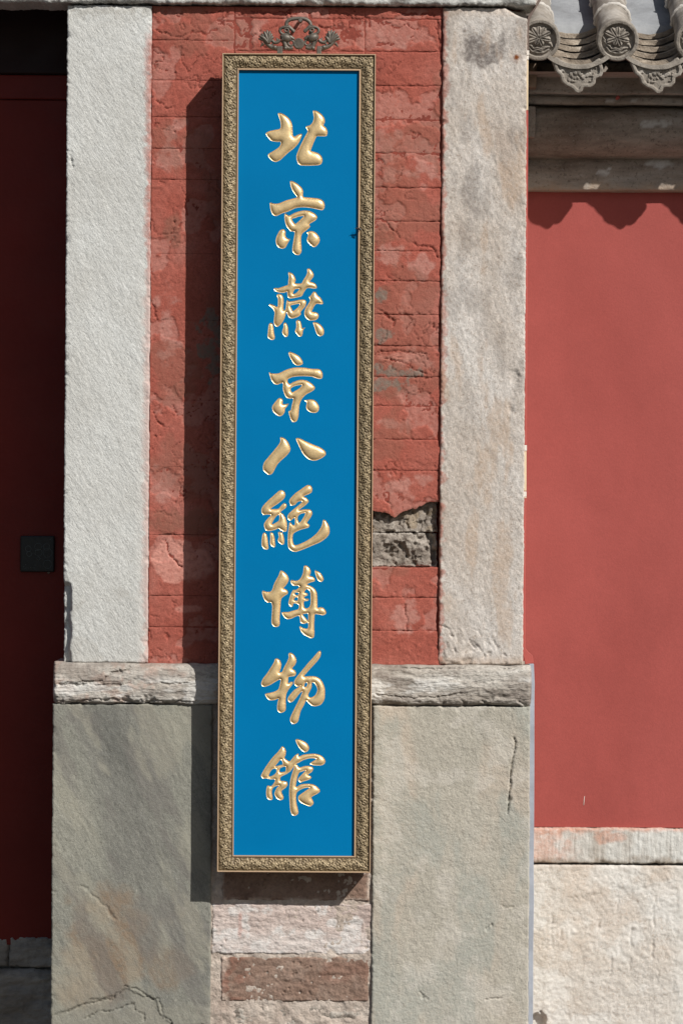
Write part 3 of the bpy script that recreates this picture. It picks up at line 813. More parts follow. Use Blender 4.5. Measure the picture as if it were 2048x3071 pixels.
# ================================================================== COURTYARD WALL
YW = 0.42
wall = empty('courtyard_wall', (1.8, YW, 0.0), 'smooth red courtyard wall with grey tiled eave and pale stone base', 'wall')
XW0, XW1 = 0.50, 3.6
zr1 = at(1830, 560, YW).z; zr0 = at(1830, 2481, YW).z
Xg, Zg = np.broadcast_arrays(np.linspace(XW0, XW1, 140)[None, :], np.linspace(zr0, zr1 + .05, 120)[:, None])
PX, PY = topx(Xg, Zg, YW)
sheet('wall_panel', Xg, YW - (fbm(Xg, Zg, 2.2, 3, 601) - .5) * .006 - (fbm(Xg, Zg, 12, 2, 602) - .5) * .0012, Zg, M['wall_red'], wall, YW + .1)
mb = MB(); a_ = at(1752, 2388, YW); b_ = at(1749, 2415, YW)
for q_ in (a_, b_):
    xx, zz = np.array([q_.x]), np.array([q_.z])
    q_.y = float((YW - (fbm(xx, zz, 2.2, 3, 601) - .5) * .006 - (fbm(xx, zz, 12, 2, 602) - .5) * .0012)[0]) + .0007
mb.tube([a_, b_], [.0010, .0016], 6); mb.build('paint_scratch', M['lime'], wall)
# base
def band_rel(X, Z):
    return (fbm(X * 4.5, Z * .35, 40, 3, 611) - .5) * .0035 + (fbm(X, Z, 60, 3, 612) - .5) * .004 + (fbm(X, Z, 6, 2, 613) - .5) * .005
def band_masks(X, Z, PX, PY, d):
    n = fbm(PX, PY, .03, 5, 614)
    return {'m1': np.clip(sstep(1740, 1660, PX + (n - .5) * 120) * .8 + sstep(2500, 2484, PY + (n - .5) * 20) * .9 + .8 * blob(PX, PY, 1830, 2510, 55, 22, .6, .03, .4, 615), 0, 1),
            'm2': np.clip(sstep(2565, 2592, PY + (n - .5) * 40), 0, 1)}
zbnd = at(1830, 2590, YW - .02).z
for xa, xb, sd in ((XW0, 1.42, 61), (1.424, 2.5, 62), (2.504, 3.6, 63)):
    slab('base_band', xa, xb, zbnd, zr0 - .001, YW - .018, YW + .1, M['base_band'], wall, .003 if sd == 61 else .01, band_rel, .005, .003, .006, None, band_masks, sd)
bs = rough_relief(0.008, 0.004, 0.0035, 621, 1.0, 0.0)
def base_rel(X, Z):
    PX, PY = topx(X, Z, YW - .024)
    n = (fbm(PX, PY, .03, 4, 622) - .5) * 40
    h = bs(X, Z)
    ey = np.interp(PX, [1600, 1660, 1690, 1755, 1800, 1835, 1880, 2048], [2740, 2720, 2695, 2678, 2665, 2652, 2660, 2640])
    h = h - .002 * sstep(-8, 10, PY + n * .9 - ey) * sstep(1640, 1665, PX)
    for x0_, y0_, y1_ in ((1656, 2740, 2840), (1682, 2780, 2820), (1796, 2730, 2790), (1892, 2790, 2900), (1960, 2690, 2870), (1850, 2700, 2730), (1835, 2880, 2910), (1972, 2910, 2940)):
        h = h - .004 * crk(PX, PY, [(x0_, y0_), (x0_ - 4, y1_)], 4.5, int(x0_))
    h = h - .03 * blob(PX, PY, 1612, 3070, 26, 34, .5, .04, .4, 623)
    return h
def base_masks(X, Z, PX, PY, d):
    n = fbm(PX, PY, .008, 5, 631)
    return {'m1': np.clip(sstep(.46, .62, n) * sstep(1650, 1700, PX) * sstep(2960, 2800, PY), 0, 1) * .9, 'm2': sstep(2625, 2598, PY + (fbm(PX, PY, .03, 4, 632) - .5) * 50) * .45,
            'm3': np.clip(sstep(.5, .6, fbm(PX, PY, .007, 4, 633)) + sstep(1990, 2040, PX), 0, 1)}
for xa, xb, sd in ((XW0, 1.55, 71), (1.556, 2.6, 72), (2.606, 3.6, 73)):
    slab('base_stone', xa, xb, 0.0, zbnd - .006, YW - .024, YW + .1, M['base_stone'], wall, .0035 if sd == 71 else .012, base_rel, .006, .002, .008, None, base_masks, sd)

# cornice under the eave: fascia, half-round course, flat course
def extrude_profile(name, prof, mat, amp=.003, seed=1, x0=XW0, x1=XW1, masks=None):
    pts = []
    for (y0, z0), (y1, z1) in zip(prof[:-1], prof[1:]):
        n = max(1, int(math.hypot(y1 - y0, z1 - z0) / .006))
        for k in range(n): pts.append((y0 + (y1 - y0) * k / n, z0 + (z1 - z0) * k / n))
    pts.append(prof[-1])
    P = np.array(pts)
    xs = np.concatenate([np.arange(x0, 1.2, .006), np.arange(1.2, x1, .03)])
    X = xs[None, :] + 0 * P[:, :1]; Y = P[:, 0:1] + 0 * X; Z = P[:, 1:2] + 0 * X
    nn = (fbm(X, Z + Y, 20, 4, seed) - .5) * amp * 2 + (fbm(X, Z + Y, 5, 2, seed + 1) - .5) * amp
    PX, PY = topx(X, Z, .35)
    A = masks(X, Z, PX, PY) if masks else {}
    return sheet(name, X, Y - nn, Z + nn * .5, mat, wall, None, A)
def zat(py, Y): return at(1830, py, Y).z
def cm(X, Z, PX, PY):
    n = fbm(PX, PY, .02, 5, 641)
    w_ = 0 * X
    for c_ in ((1960, 382, 60, 12), (1975, 490, 40, 14), (1830, 312, 26, 5), (1890, 312, 10, 6), (1995, 310, 16, 4), (1830, 503, 8, 6), (1815, 515, 20, 8), (1922, 385, 12, 6)):
        w_ = np.maximum(w_, blob(PX, PY, *c_, .7, .05, .4, int(c_[0])))
    return {'m1': w_, 'm2': np.clip(sstep(535, 565, PY + (n - .5) * 50), 0, 1) * .8}
prof = [(YW + .02, zat(574, .385)), (.386, zat(571, .381)), (.381, zat(566, .381)), (.378, zat(540, .38)), (.379, zat(500, .38)), (.384, zat(484, .38)), (.391, zat(477, .385))]
for k in range(29):
    a = math.pi * (.03 + .93 * k / 28)
    prof.append((.386 - .022 * k / 28 - .105 * math.sin(a) ** .8, zat(474, .37) + (zat(318, .33) - zat(474, .37)) * (1 - math.cos(a)) / 2))
prof += [(.345, zat(316, .33)), (.270, zat(314, .27)), (.262, zat(310, .262)), (.260, zat(302, .262)), (.262, zat(292, .262)), (.276, zat(287, .27)), (.262, zat(284, .262)),
         (.236, zat(282, .236)), (.232, zat(278, .235)), (.232, zat(190, .235)), (.40, zat(188, .235))]
extrude_profile('cornice', prof, M['cornice'], .0045, 651, masks=cm)
# blocks packed against the pier
mb = MB(); a_ = at(1583, 190, .18); b_ = at(1608, 262, .18)
mb.box(a_.x - .03, b_.x, .18, .23, b_.z, a_.z); mb.build('packing_block', M['wood_end'], wall, False, bevel=.003)
mb = MB(); a_ = at(1583, 322, .27); b_ = at(1603, 415, .27)
mb.box(a_.x - .03, b_.x, .245, .36, b_.z, a_.z); mb.build('packing_block', M['cornice'], wall, False, bevel=.004)
mb = MB(); p_ = at(1850, 293, .22)
mb.tube([(p_.x, .24, p_.z), (p_.x, .20, p_.z - .002)], [.004, .006], 10); mb.build('nail_head', M['cover_red'], wall)

# ------------------------------------------------------------------ relief plates cut to an outline
def catmull(pts, n=6):
    P = np.asarray(pts, float); N = len(P); out = []
    for i in range(N):
        p0, p1, p2, p3 = P[i - 1], P[i], P[(i + 1) % N], P[(i + 2) % N]
        # sharp corners stay sharper
        for k in range(n):
            t_ = k / n
            m1 = (p2 - p0) * .42; m2 = (p3 - p1) * .42
            L = np.linalg.norm(p2 - p1)
            for m in (m1, m2):
                l = np.linalg.norm(m)
                if l > L: m *= L / l
            h00 = 2 * t_**3 - 3 * t_**2 + 1; h10 = t_**3 - 2 * t_**2 + t_
            h01 = -2 * t_**3 + 3 * t_**2; h11 = t_**3 - t_**2
            out.append(h00 * p1 + h10 * m1 + h01 * p2 + h11 * m2)
    return np.array(out)

def inside(x, y, loops):
    c = np.zeros(x.shape, bool)
    for P in loops:
        x0, y0 = P[:, 0], P[:, 1]; x1, y1 = np.roll(x0, -1), np.roll(y0, -1)
        for a, b, cx, d in zip(x0, y0, x1, y1):
            if b == d: continue
            m = ((b > y) != (d > y)) & (x < (cx - a) * (y - b) / (d - b) + a)
            c ^= m
    return c

def nearest(q, loops):
    A = np.concatenate(loops); B = np.concatenate([np.roll(P, -1, 0) for P in loops])
    D = B - A; L = (D ** 2).sum(1) + 1e-15
    dist = np.empty(len(q)); pt = np.empty_like(q)
    for s in range(0, len(q), 2000):
        w_ = q[s:s + 2000, None, :] - A[None]
        t_ = np.clip((w_ * D[None]).sum(2) / L[None], 0, 1)
        c_ = A[None] + t_[..., None] * D[None]
        d2 = ((q[s:s + 2000, None, :] - c_) ** 2).sum(2)
        k = d2.argmin(1); r = np.arange(len(k))
        dist[s:s + 2000] = np.sqrt(d2[r, k]); pt[s:s + 2000] = c_[r, k]
    return dist, pt

def plate_mesh(loops, res, height, thick=None, poisson=None):
    """loops in (x, z) metres; height(x, z, d, u) -> outward; returns verts (x, outward, z), quads"""
    allp = np.concatenate(loops)
    lo = allp.min(0) - 2 * res; hi = allp.max(0) + 2 * res
    nx = int((hi[0] - lo[0]) / res) + 1; nz = int((hi[1] - lo[1]) / res) + 1
    gx = lo[0] + np.arange(nx) * res; gz = lo[1] + np.arange(nz) * res
    CX, CZ_ = np.meshgrid(gx[:-1] + res / 2, gz[:-1] + res / 2)
    keep = inside(CX, CZ_, loops)
    cnt = np.zeros((nz, nx), int)
    for a in (0, 1):
        for b in (0, 1):
            cnt[a:a + nz - 1, b:b + nx - 1] += keep
    used = cnt > 0; bnd = used & (cnt < 4)
    idx = -np.ones((nz, nx), int); idx[used] = np.arange(used.sum())
    GX, GZ = np.meshgrid(gx, gz)
    V = np.stack([GX[used], GZ[used]], -1)
    bb = bnd[used]
    dist, pt = nearest(V, loops)
    V[bb] = pt[bb]; dist[bb] = 0
    u = None
    if poisson is not None:
        full = np.zeros((nz, nx)); dd = np.zeros((nz, nx)); dd[used] = dist
        m = dd > poisson
        k = np.zeros((nz, nx))
        for it in range(600):
            s4 = np.zeros_like(full)
            s4[1:-1, 1:-1] = (full[2:, 1:-1] + full[:-2, 1:-1] + full[1:-1, 2:] + full[1:-1, :-2] + 2 * res * res) / 4
            full = np.where(m, s4, 0)
        u = np.sqrt(2 * full)[used]
    H = height(V[:, 0], V[:, 1], dist, u)
    verts = np.stack([V[:, 0], H, V[:, 1]], -1)
    kz, kx = np.nonzero(keep)
    F = np.stack([idx[kz, kx], idx[kz, kx + 1], idx[kz + 1, kx + 1], idx[kz + 1, kx]], -1)
    if thick is not None:
        E = np.concatenate([F[:, [0, 1]], F[:, [1, 2]], F[:, [2, 3]], F[:, [3, 0]]])
        key = np.sort(E, 1); kk = key[:, 0].astype(np.int64) * 10000000 + key[:, 1]
        uq, inv, ct = np.unique(kk, return_inverse=True, return_counts=True)
        be = E[ct[inv] == 1]
        fa = verts[be[:, 0]]; fb = verts[be[:, 1]]
        ba = fa.copy(); bb2 = fb.copy(); ba[:, 1] = -thick; bb2[:, 1] = -thick
        n = len(be); o = len(verts)
        verts = np.concatenate([verts, fa, fb, ba, bb2])
        i = np.arange(n)
        F = np.concatenate([F, np.stack([o + n + i, o + i, o + 2 * n + i, o + 3 * n + i], -1)])
        dist = np.concatenate([dist, np.zeros(4 * n)])
    return verts, F, dist

# ------------------------------------------------------------------ roof tiles
YE = 0.05                     # face of the eave
SL = math.radians(30)
pitch_px = 235
Rcap = .063
def petal_field(x, z, petals):
    h = np.zeros(x.shape)
    for cx, cz, ang, L, Wd, H in petals:
        dx = x - cx; dz = z - cz
        a = dx * math.cos(ang) + dz * math.sin(ang); b = -dx * math.sin(ang) + dz * math.cos(ang)
        t_ = a / L
        wd = Wd * np.sqrt(np.clip(t_ * (1 - t_) * 4, 0, 1)) * (0.6 + .6 * t_)
        q = np.where((t_ > 0) & (t_ < 1), 1 - (b / (wd + 1e-9)) ** 2, 0)
        g = H * np.sqrt(np.clip(q, 0, 1)) * (1 - .55 * np.exp(-(b / (Wd * .16)) ** 2))
        h = np.maximum(h, g)
    return h
def wave_field(x, z, lines, wd, H):
    h = np.zeros(x.shape)
    for ln in lines:
        d = polydist(x, z, ln)
        h = np.maximum(h, H * np.sqrt(np.clip(1 - (d / wd) ** 2, 0, 1)))
    return h
ring = np.array([(Rcap * math.cos(a), Rcap * math.sin(a)) for a in np.linspace(0, 2 * math.pi, 73)[:-1]])
PETALS = [(-.002, .006, math.radians(a), L * 1.08, .0105, .009) for a, L in ((95, .032), (62, .034), (128, .034), (30, .036), (160, .038), (352, .034), (205, .032), (300, .024), (250, .022))]
WAVES = [[(-.04, -.008), (-.03, -.016), (-.022, -.02), (-.015, -.028), (0, -.024), (.012, -.03), (.02, -.022), (.032, -.02)], [(-.03, -.026), (-.02, -.036), (0, -.04), (.018, -.037), (.03, -.028)],
         [(-.012, -.034), (0, -.030), (.012, -.035)], [(.024, -.006), (.036, -.01), (.04, -.018)], [(-.044, .004), (-.038, -.004)]]
def cap_h(x, z, d, u):
    rim = sstep(.0135, .0115, d)
    h = .010 * rim - .003 * sstep(.003, 0, d)
    inn = 1 - rim
    rel = np.maximum(petal_field(x, z, PETALS), wave_field(x, z, WAVES, .0032, .005))
    return h + inn * rel + (fbm(x, z, 60, 3, 701) - .5) * .002
capV, capF, capD = plate_mesh([ring], .0016, cap_h, .03)
cap_mesh = mk(np.stack([capV[:, 0], -capV[:, 1], capV[:, 2]], -1), capF, {'m1': 0 * capV[:, 0], 'm2': sstep(.55, .7, fbm(capV[:, 0], capV[:, 2], 30, 4, 702))})
cap_mesh.materials.append(M['tile']); cap_mesh.polygons.foreach_set('use_smooth', np.ones(len(capF), bool))
cap_mesh.set_sharp_from_angle(angle=math.radians(60))

# drip tile outline, in eave pixels around its tip line
DZ = [(265, 590), (290, 650), (306, 690), (335, 715), (362, 742), (382, 790), (430, 826), (490, 850), (524, 880), (560, 893), (600, 872), (622, 838), (690, 832), (738, 792), (745, 748), (800, 722), (818, 668), (800, 610), (770, 552),
      (700, 592), (620, 615), (540, 620), (450, 612), (380, 592), (310, 556)]
dsc = 488 / 1568 / 1000 * (1 + YE / DIST)
dl = catmull([((x - 545) * dsc * .90, -(y - 590) * dsc) for x, y in DZ], 5)
random.seed(12)
DP = [(0, -.020, math.radians(a), .021, .0052, .006) for a in range(20, 380, 45)]
for k in range(46):
    x_ = -.07 + .14 * random.random(); z_ = -.012 - .05 * random.random()
    DP.append((x_, z_, random.random() * 6.28, .010 + .006 * random.random(), .0035, .0045))
def drip_h(x, z, d, u):
    rim = sstep(.0125, .010, d)
    return .007 * rim - .003 * sstep(.003, 0, d) + (1 - rim) * petal_field(x, z, DP) + (fbm(x, z, 60, 3, 711) - .5) * .002
dv, df, dd_ = plate_mesh([dl], .0016, drip_h, .014)
drip_mesh = mk(np.stack([dv[:, 0], -dv[:, 1], dv[:, 2]], -1), df, {'m1': .35 * sstep(.5, .65, fbm(dv[:, 0], dv[:, 2], 40, 4, 712)), 'm2': 0 * dv[:, 0]})
drip_mesh.materials.append(M['tile']); drip_mesh.polygons.foreach_set('use_smooth', np.ones(len(df), bool))
drip_mesh.set_sharp_from_angle(angle=math.radians(60))
# curved trough tile (front lip included) as a mesh around its own front centre
TS = math.radians(11)
def trough_mesh(r, half, length, th, seed, lip):
    nx = 28; nl = 10
    V = []; 
    ang = np.linspace(-half, half, nx)
    A_, L_ = np.meshgrid(ang, np.linspace(0, length, nl))
    n = (fbm(A_ * r + seed, L_, 40, 3, seed) - .5)
    def surf(rr, off):
        return np.stack([rr * np.sin(A_), L_ * math.cos(TS) + 0 * A_ + n * .008 * (L_ < 1e-6), -rr * np.cos(A_) + r + L_ * math.sin(TS) + n * .005], -1).reshape(-1, 3)
    top = surf(r, 0); bot = surf(r + th, 0)
    F = list(map(tuple, grid_faces(nl, nx))) + [tuple(q[::-1] + nl * nx) for q in grid_faces(nl, nx)]
    fr = [(k + nl * nx, k + 1 + nl * nx, k + 1, k) for k in range(nx - 1)]
    me_ = bpy.data.meshes.new('trough_tile')
    me_.from_pydata([tuple(p) for p in np.concatenate([top, bot])], [], [tuple(int(i) for i in f) for f in F] + fr)
    me_.materials.append(M['tile'] if lip else M['tile_old'])
    me_.polygons.foreach_set('use_smooth', np.ones(len(me_.polygons), bool))
    me_.set_sharp_from_angle(angle=math.radians(45))
    return me_
lip_m = trough_mesh(.135, .70, .06, .012, 5, True)
tro_m = [trough_mesh(.135, .62, .065, .0145, 20 + k, False) for k in range(4)]
# barrel tile, axis along the slope from its lower end
def barrel_mesh(r0, r1, L, seed):
    nu, nl = 40, 14
    T, Lg = np.meshgrid(np.linspace(-math.pi * .72, math.pi * .72, nu), np.linspace(0, L, nl))
    rr = r0 + (r1 - r0) * Lg / L + (fbm(T * .05 + seed, Lg, 30, 3, seed) - .5) * .003
    x = rr * np.sin(T); h = rr * np.cos(T)
    Y = Lg * math.cos(SL) - h * math.sin(SL); Z = Lg * math.sin(SL) + h * math.cos(SL)
    F = [tuple(q[::-1]) for q in grid_faces(nl, nu)]
    me_ = mk(np.stack([x, Y, Z], -1).reshape(-1, 3), np.array(F), {'m1': (.45 * sstep(.5, .64, fbm(T * .05, Lg, 28, 4, seed + 3))).ravel(), 'm2': (.5 * sstep(.55, .7, fbm(T * .06, Lg, 16, 4, seed + 4))).ravel()})
    me_.materials.append(M['tile']); me_.polygons.foreach_set('use_smooth', np.ones(len(F), bool))
    return me_
bar_m = [barrel_mesh(.0535, .0505, .175, 720 + k) for k in range(3)]
def ring_mesh():
    m = MB(); n = 28
    pts = []
    for k in range(n):
        T = -math.pi * .6 + math.pi * 1.2 * k / (n - 1)
        r = .0525 + .0012 * math.sin(k * 2.1)
        h = r * math.cos(T)
        pts.append((r * math.sin(T), -h * math.sin(SL), h * math.cos(SL)))
    m.tube(pts, [.0045 + .0025 * abs(math.sin(k * 1.7)) for k in range(n)], 8, False, .7)
    me_ = bpy.data.meshes.new('mortar_ring'); me_.from_pydata([tuple(p) for p in np.concatenate(m.v)], [], m.f)
    me_.materials.append(M['lime']); me_.polygons.foreach_set('use_smooth', np.ones(len(me_.polygons), bool))
    return me_
rng_m = ring_mesh()

def child(name, mesh, loc, parent, rotx=0.0, rotz=0.0, roty=0.0):
    o = bpy.data.objects.new(name, mesh); COL.objects.link(o)
    o.parent = parent; o.location = Vector(loc) - parent_world(parent)
    o.rotation_euler = (rotx, roty, rotz)
    return o
wl = Vector(wall.location)
cz_ = at(1851, 120, YE).z
x0c = at(1616, 117, YE).x; pitch = pitch_px / 1000 * (1 + YE / DIST)
random.seed(5)
for k in range(-1, 6):
    cx = x0c + k * pitch
    if cx < .45: continue
    cap = child('tile_end', cap_mesh, (cx, YE, cz_), wall, math.radians(19), 0, random.uniform(-.05, .12))
    # barrels run up the slope behind the cap
    for j in range(5):
        s0 = .012 + j * .165
        b = child('barrel_tile', bar_m[(j + k) % 3], (cx + random.uniform(-.002, .002), YE + .012 + s0 * math.cos(SL), cz_ + .002 + s0 * math.sin(SL)), wall)
        if j: child('mortar_ring', rng_m, (cx, YE + .012 + s0 * math.cos(SL), cz_ + .002 + s0 * math.sin(SL)), wall, 0, 0, random.uniform(-.06, .06))
zdrip = at(1733, 184, YE).z
for k in range(-1, 6):
    cx = at(1733, 184, YE).x + k * pitch
    if cx < .6: continue
    child('drip_tile', drip_mesh, (cx, YE + .004, zdrip), wall, math.radians(9), 0, math.radians(random.uniform(-2, 3)))
    child('trough_tile', lip_m, (cx, YE - .004, zdrip - .012), wall)
    for j in range(5):
        child('trough_tile', tro_m[(j + k) % 4], (cx, YE + .030 + j * .047, zdrip + .008 + j * .0285), wall, 0, 0, random.uniform(-.02, .02))
# plastered bed between the barrels, further up the slope
yb0 = YE + .030 + 5 * .047; zb0 = zdrip + .012 + 5 * .0285
Xg, Lg = np.broadcast_arrays(np.linspace(.56, XW1, 200)[None, :], np.concatenate([[-.002, 0], np.linspace(0.004, .75, 60)])[:, None])
sheet('roof_bed', Xg, yb0 + Lg * math.cos(SL) - .035, zb0 + Lg * math.sin(SL) - .006 - .06 * (Lg < 0) + (fbm(Xg, Lg, 12, 3, 731) - .5) * .006 + .004, M['roof_bed'], wall, None)
mb = MB()
mb.add([(.56, YE + .07, zdrip - .02), (XW1, YE + .07, zdrip - .02), (XW1, yb0 + .64, zb0 + .33), (.56, yb0 + .64, zb0 + .33), (.56, yb0 + .64, zdrip - .02), (XW1, yb0 + .64, zdrip - .02)],
       [(0, 1, 5, 4), (1, 2, 5), (0, 4, 3), (4, 5, 2, 3)])
mb.build('roof_core', M['cornice'], wall, False)

# ================================================================== CABLE COVER
cab = empty('cable_cover', (.556, .01, .2), 'thin surface cable cover running down beside the right stone slab', 'cable cover')
def cover(name, pts, w, mat, y0=.0, th=.016):
    """flat strip in the wall plane along px points (photo), width w px"""
    P = [at(px, py, y0) for px, py in pts]
    m = MB(); V = []; F = []
    for k, p in enumerate(P):
        d = (P[min(k + 1, len(P) - 1)] - P[max(k - 1, 0)]).normalized()
        s = Vector((-d.z, 0, d.x)) * (w[k] if isinstance(w, list) else w) / 2000
        V += [p + s, p - s, p - s + Vector((0, th, 0)), p + s + Vector((0, th, 0))]
    n = len(P)
    for k in range(n - 1):
        a = 4 * k
        for j in range(4):
            F.append((a + j, a + (j + 1) % 4, a + 4 + (j + 1) % 4, a + 4 + j))
    F += [(0, 3, 2, 1), tuple(4 * (n - 1) + j for j in range(4))]
    m.add([tuple(v) for v in V], F)
    return m.build(name, mat, cab, False, bevel=.001)
cover('cable', [(1642, -45), (1612, 8), (1597, 32), (1586, 52), (1582, 75), (1581, 150)], 8, M['cable_brown'], .004, .008)
cover('cover_strip', [(1582, 151), (1581, 165)], 8.5, M['cover_white'], .002)
cover('cover_strip', [(1581, 167), (1580.5, 179)], 8, M['cover_white'], .002)
cover('cover_strip', [(1580.5, 181), (1579.5, 330)], 6.5, M['cover_cream'], .003)
cover('cover_strip', [(1579.5, 331), (1578, 700), (1575, 1334)], 7, M['cover_red'], .004)
cover('clip', [(1574.5, 1335), (1574.5, 1352)], 9, M['cover_white'], .001)
cover('cover_strip', [(1574, 1353), (1574, 1472)], 7.5, M['cover_cream'], .003)
cover('clip', [(1573.5, 1474), (1573.5, 1490)], 9, M['cover_white'], .001)
cover('cover_strip', [(1574.5, 1491), (1574.5, 1494)], 7, M['cover_cream'], .001)
cover('cover_strip', [(1571.5, 1496), (1569, 1800), (1568.5, 1944)], [10, 11, 12], M['cover_red'], .004)
cover('bend', [(1568.5, 1945), (1574, 1958), (1584, 1972), (1587, 1990)], [12, 18, 26, 26], M['cover_red'], .004)
cover('cover_strip', [(1593, 1991), (1594.5, 2050), (1594, 2110), (1594.6, 2220), (1593.5, 2371), (1593.6, 2480), (1592, 2600), (1592.4, 2700), (1591, 2850), (1590.6, 2960), (1590, 3071), (1589, 3300)], [14, 16, 15, 14, 15.5, 14, 15, 16, 14, 15, 14, 14], M['cover_grey'], -.012)

# ================================================================== SIGNBOARD
YF = -0.130; YP = -0.118; YK = -0.051
sf = 1 + YF / DIST
SX0, SX1 = -0.366 * sf, 0.0935 * sf
SZ1, SZ0 = CZ + 1.3735 * sf, CZ - 1.082 * sf
FW = .0485
sign = empty('signboard', ((SX0 + SX1) / 2, YK, SZ0), 'tall blue signboard with gold Chinese characters in a carved gilt frame', 'signboard')
mb = MB(); mb.box(SX0 + .004, SX1 - .004, YK, YP + .012, SZ0 + .004, SZ1 - .004)
mb.build('back_board', M['board'], sign, False, bevel=.003)

# --- carved frame rails
def relief_tile():
    """one repeat of the carving, 0.1 m long, 0.036 m wide -> height 0..1 sampler"""
    n, m = 200, 76
    U, Vv = np.meshgrid(np.linspace(0, .1, n, endpoint=False), np.linspace(0, .036, m))
    H = np.zeros(U.shape)
    def stroke(pts, w0, w1, hh):
        nonlocal H
        P = np.array(pts)
        for du in (-.1, 0, .1):
            for k in range(len(P) - 1):
                a, b = P[k] + (du, 0), P[k + 1] + (du, 0)
                d = b - a; L = (d ** 2).sum() + 1e-12
                t_ = np.clip(((U - a[0]) * d[0] + (Vv - a[1]) * d[1]) / L, 0, 1)
                q = np.hypot(U - a[0] - t_ * d[0], Vv - a[1] - t_ * d[1])
                f0, f1 = k / (len(P) - 1), (k + 1) / (len(P) - 1)
                wd = w0 + (w1 - w0) * (f0 + (f1 - f0) * t_)
                H = np.maximum(H, hh * np.sqrt(np.clip(1 - (q / wd) ** 2, 0, 1)))
    for half in (0, 1):
        fy = (lambda v_: v_) if half == 0 else (lambda v_: .036 - v_)
        ox = .05 * half
        cx, cy = ox + .020, fy(.0195)
        for k in range(6):
            a = 2 * math.pi * k / 6 + .3
            stroke([(cx + .0035 * math.cos(a), cy + .0035 * math.sin(a)), (cx + .0068 * math.cos(a), cy + .0068 * math.sin(a))], .0021, .0027, .85)
        stroke([(cx, cy), (cx + 1e-5, cy)], .0022, .0022, .95)
        # vine
        stroke([(ox + .050 * t_, fy(.018 + .0145 * math.sin(math.pi * (t_ * 1.0 + .5)))) for t_ in np.linspace(0, 1, 10)], .0014, .0014, .5)
        # scrolling leaves
        rnd = random.Random(17)
        base_l = [(.004, .008, .3, 2.4, .016), (.003, .014, .9, 2.0, .013), (.006, .004, -.2, 2.6, .017), (.034, .026, 2.6, -2.4, .014), (.036, .030, 2.2, -2.0, .016),
                  (.030, .008, -1.0, 2.2, .014), (.035, .006, -.3, 2.4, .013), (.040, .012, .6, 2.4, .013), (.044, .020, 1.4, 2.0, .012), (.012, .030, -.2, -1.6, .016),
                  (.008, .026, .4, -2.6, .012), (.046, .031, 2.9, 1.8, .013), (.028, .031, .1, -1.8, .011), (.0, .024, 1.6, -2.2, .012)]
        for q_ in range(22):
            base_l.append((.002 + .046 * rnd.random(), .003 + .03 * rnd.random(), rnd.random() * 6.28, rnd.choice((-2.4, 2.4)), .008 + .005 * rnd.random()))
        for lx, ly, a0, cv, L in base_l:
            pts = []; x_, y_, a = lx, ly, a0
            for s_ in range(7):
                pts.append((ox + x_, fy(y_))); x_ += L / 6 * math.cos(a); y_ += L / 6 * math.sin(a); a += cv / 6
            stroke(pts, .0017, .0007, .75)
    return H
RT = relief_tile()
def rsample(u, v):
    n = RT.shape[1]; m = RT.shape[0]
    x = (u / .1 * n) % n; y = np.clip(v / .036 * (m - 1), 0, m - 1.001)
    i = np.floor(x).astype(int); j = np.floor(y).astype(int); fx = x - i; fy = y - j
    i2 = (i + 1) % n; i = i % n
    return (RT[j, i] * (1 - fx) + RT[j, i2] * fx) * (1 - fy) + (RT[j + 1, i] * (1 - fx) + RT[j + 1, i2] * fx) * fy
def rail(A, B, inward, du=.0013):
    """A -> B along the outer edge, inward unit vector in (x, z)"""
    A = np.array(A); B = np.array(B); L = np.linalg.norm(B - A); d = (B - A) / L
    vs = [(-.0001, 'back'), (0, 0), (.0012, 0), (.0030, 0), (.0042, 0)] + [(.0050 + .0372 * k / 30, 1) for k in range(31)] + [(.0430, 0), (.0442, 0), (.0460, 0), (.0478, 0), (FW, 0), (FW + .0001, 'in')]
    n = int(L / du)
    tt = np.linspace(0, 1, n)
    rows = []; rel = []; bead = []
    for v_, kind in vs:
        vv = max(v_, 0)
        uu = vv + tt * (L - 2 * vv)
        p = A[None] + d[None] * uu[:, None] + np.array(inward)[None] * vv
        r = np.zeros(n); bd = 0.0
        if kind == 'back': y = np.full(n, YK + .004)
        elif kind == 'in': y = np.full(n, YP - .0005)
        else:
            # outer bead, cove, carved field, inner bead
            if v_ < .0036: hgt = .0005 + .0022 * math.sqrt(max(0, 1 - ((v_ - .0018) / .0019) ** 2)); bd = .9
            elif v_ < .005: hgt = -.003
            elif kind == 1:
                q = (v_ - .005) / .0372
                hgt = -.0045 + .004 * math.sin(math.pi * min(1, q * 1.15)) - .002 * q
            elif v_ < .0440: hgt = -.007
            else: hgt = -.0055 + .0026 * math.sqrt(max(0, 1 - ((v_ - .0465) / .0024) ** 2)); bd = .9
            y = np.full(n, YF - hgt)
            if kind == 1:
                q = (v_ - .005) / .0372
                wnd = min(1, q / .04, (1 - q) / .04)
                r = rsample(uu, q * .036) * max(0, wnd)
                y = y - r * .0042
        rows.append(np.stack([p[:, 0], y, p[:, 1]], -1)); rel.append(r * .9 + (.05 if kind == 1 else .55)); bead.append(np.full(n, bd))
    V = np.stack(rows)             # (nv, n, 3)
    F = grid_faces(len(vs), n)
    # orientation: outward normal must be -Y
    a, b, c_ = V[6, 0], V[6, 1], V[7, 0]
    nrm = np.cross(b - a, c_ - a)
    if nrm[1] > 0: F = F[:, ::-1]
    me_ = mk(V.reshape(-1, 3), F, {'relief': np.stack(rel), 'bead': np.stack(bead)})
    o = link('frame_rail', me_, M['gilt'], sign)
    me_.set_sharp_from_angle(angle=math.radians(75))
    return o
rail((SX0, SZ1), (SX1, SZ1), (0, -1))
rail((SX0, SZ0), (SX1, SZ0), (0, 1))
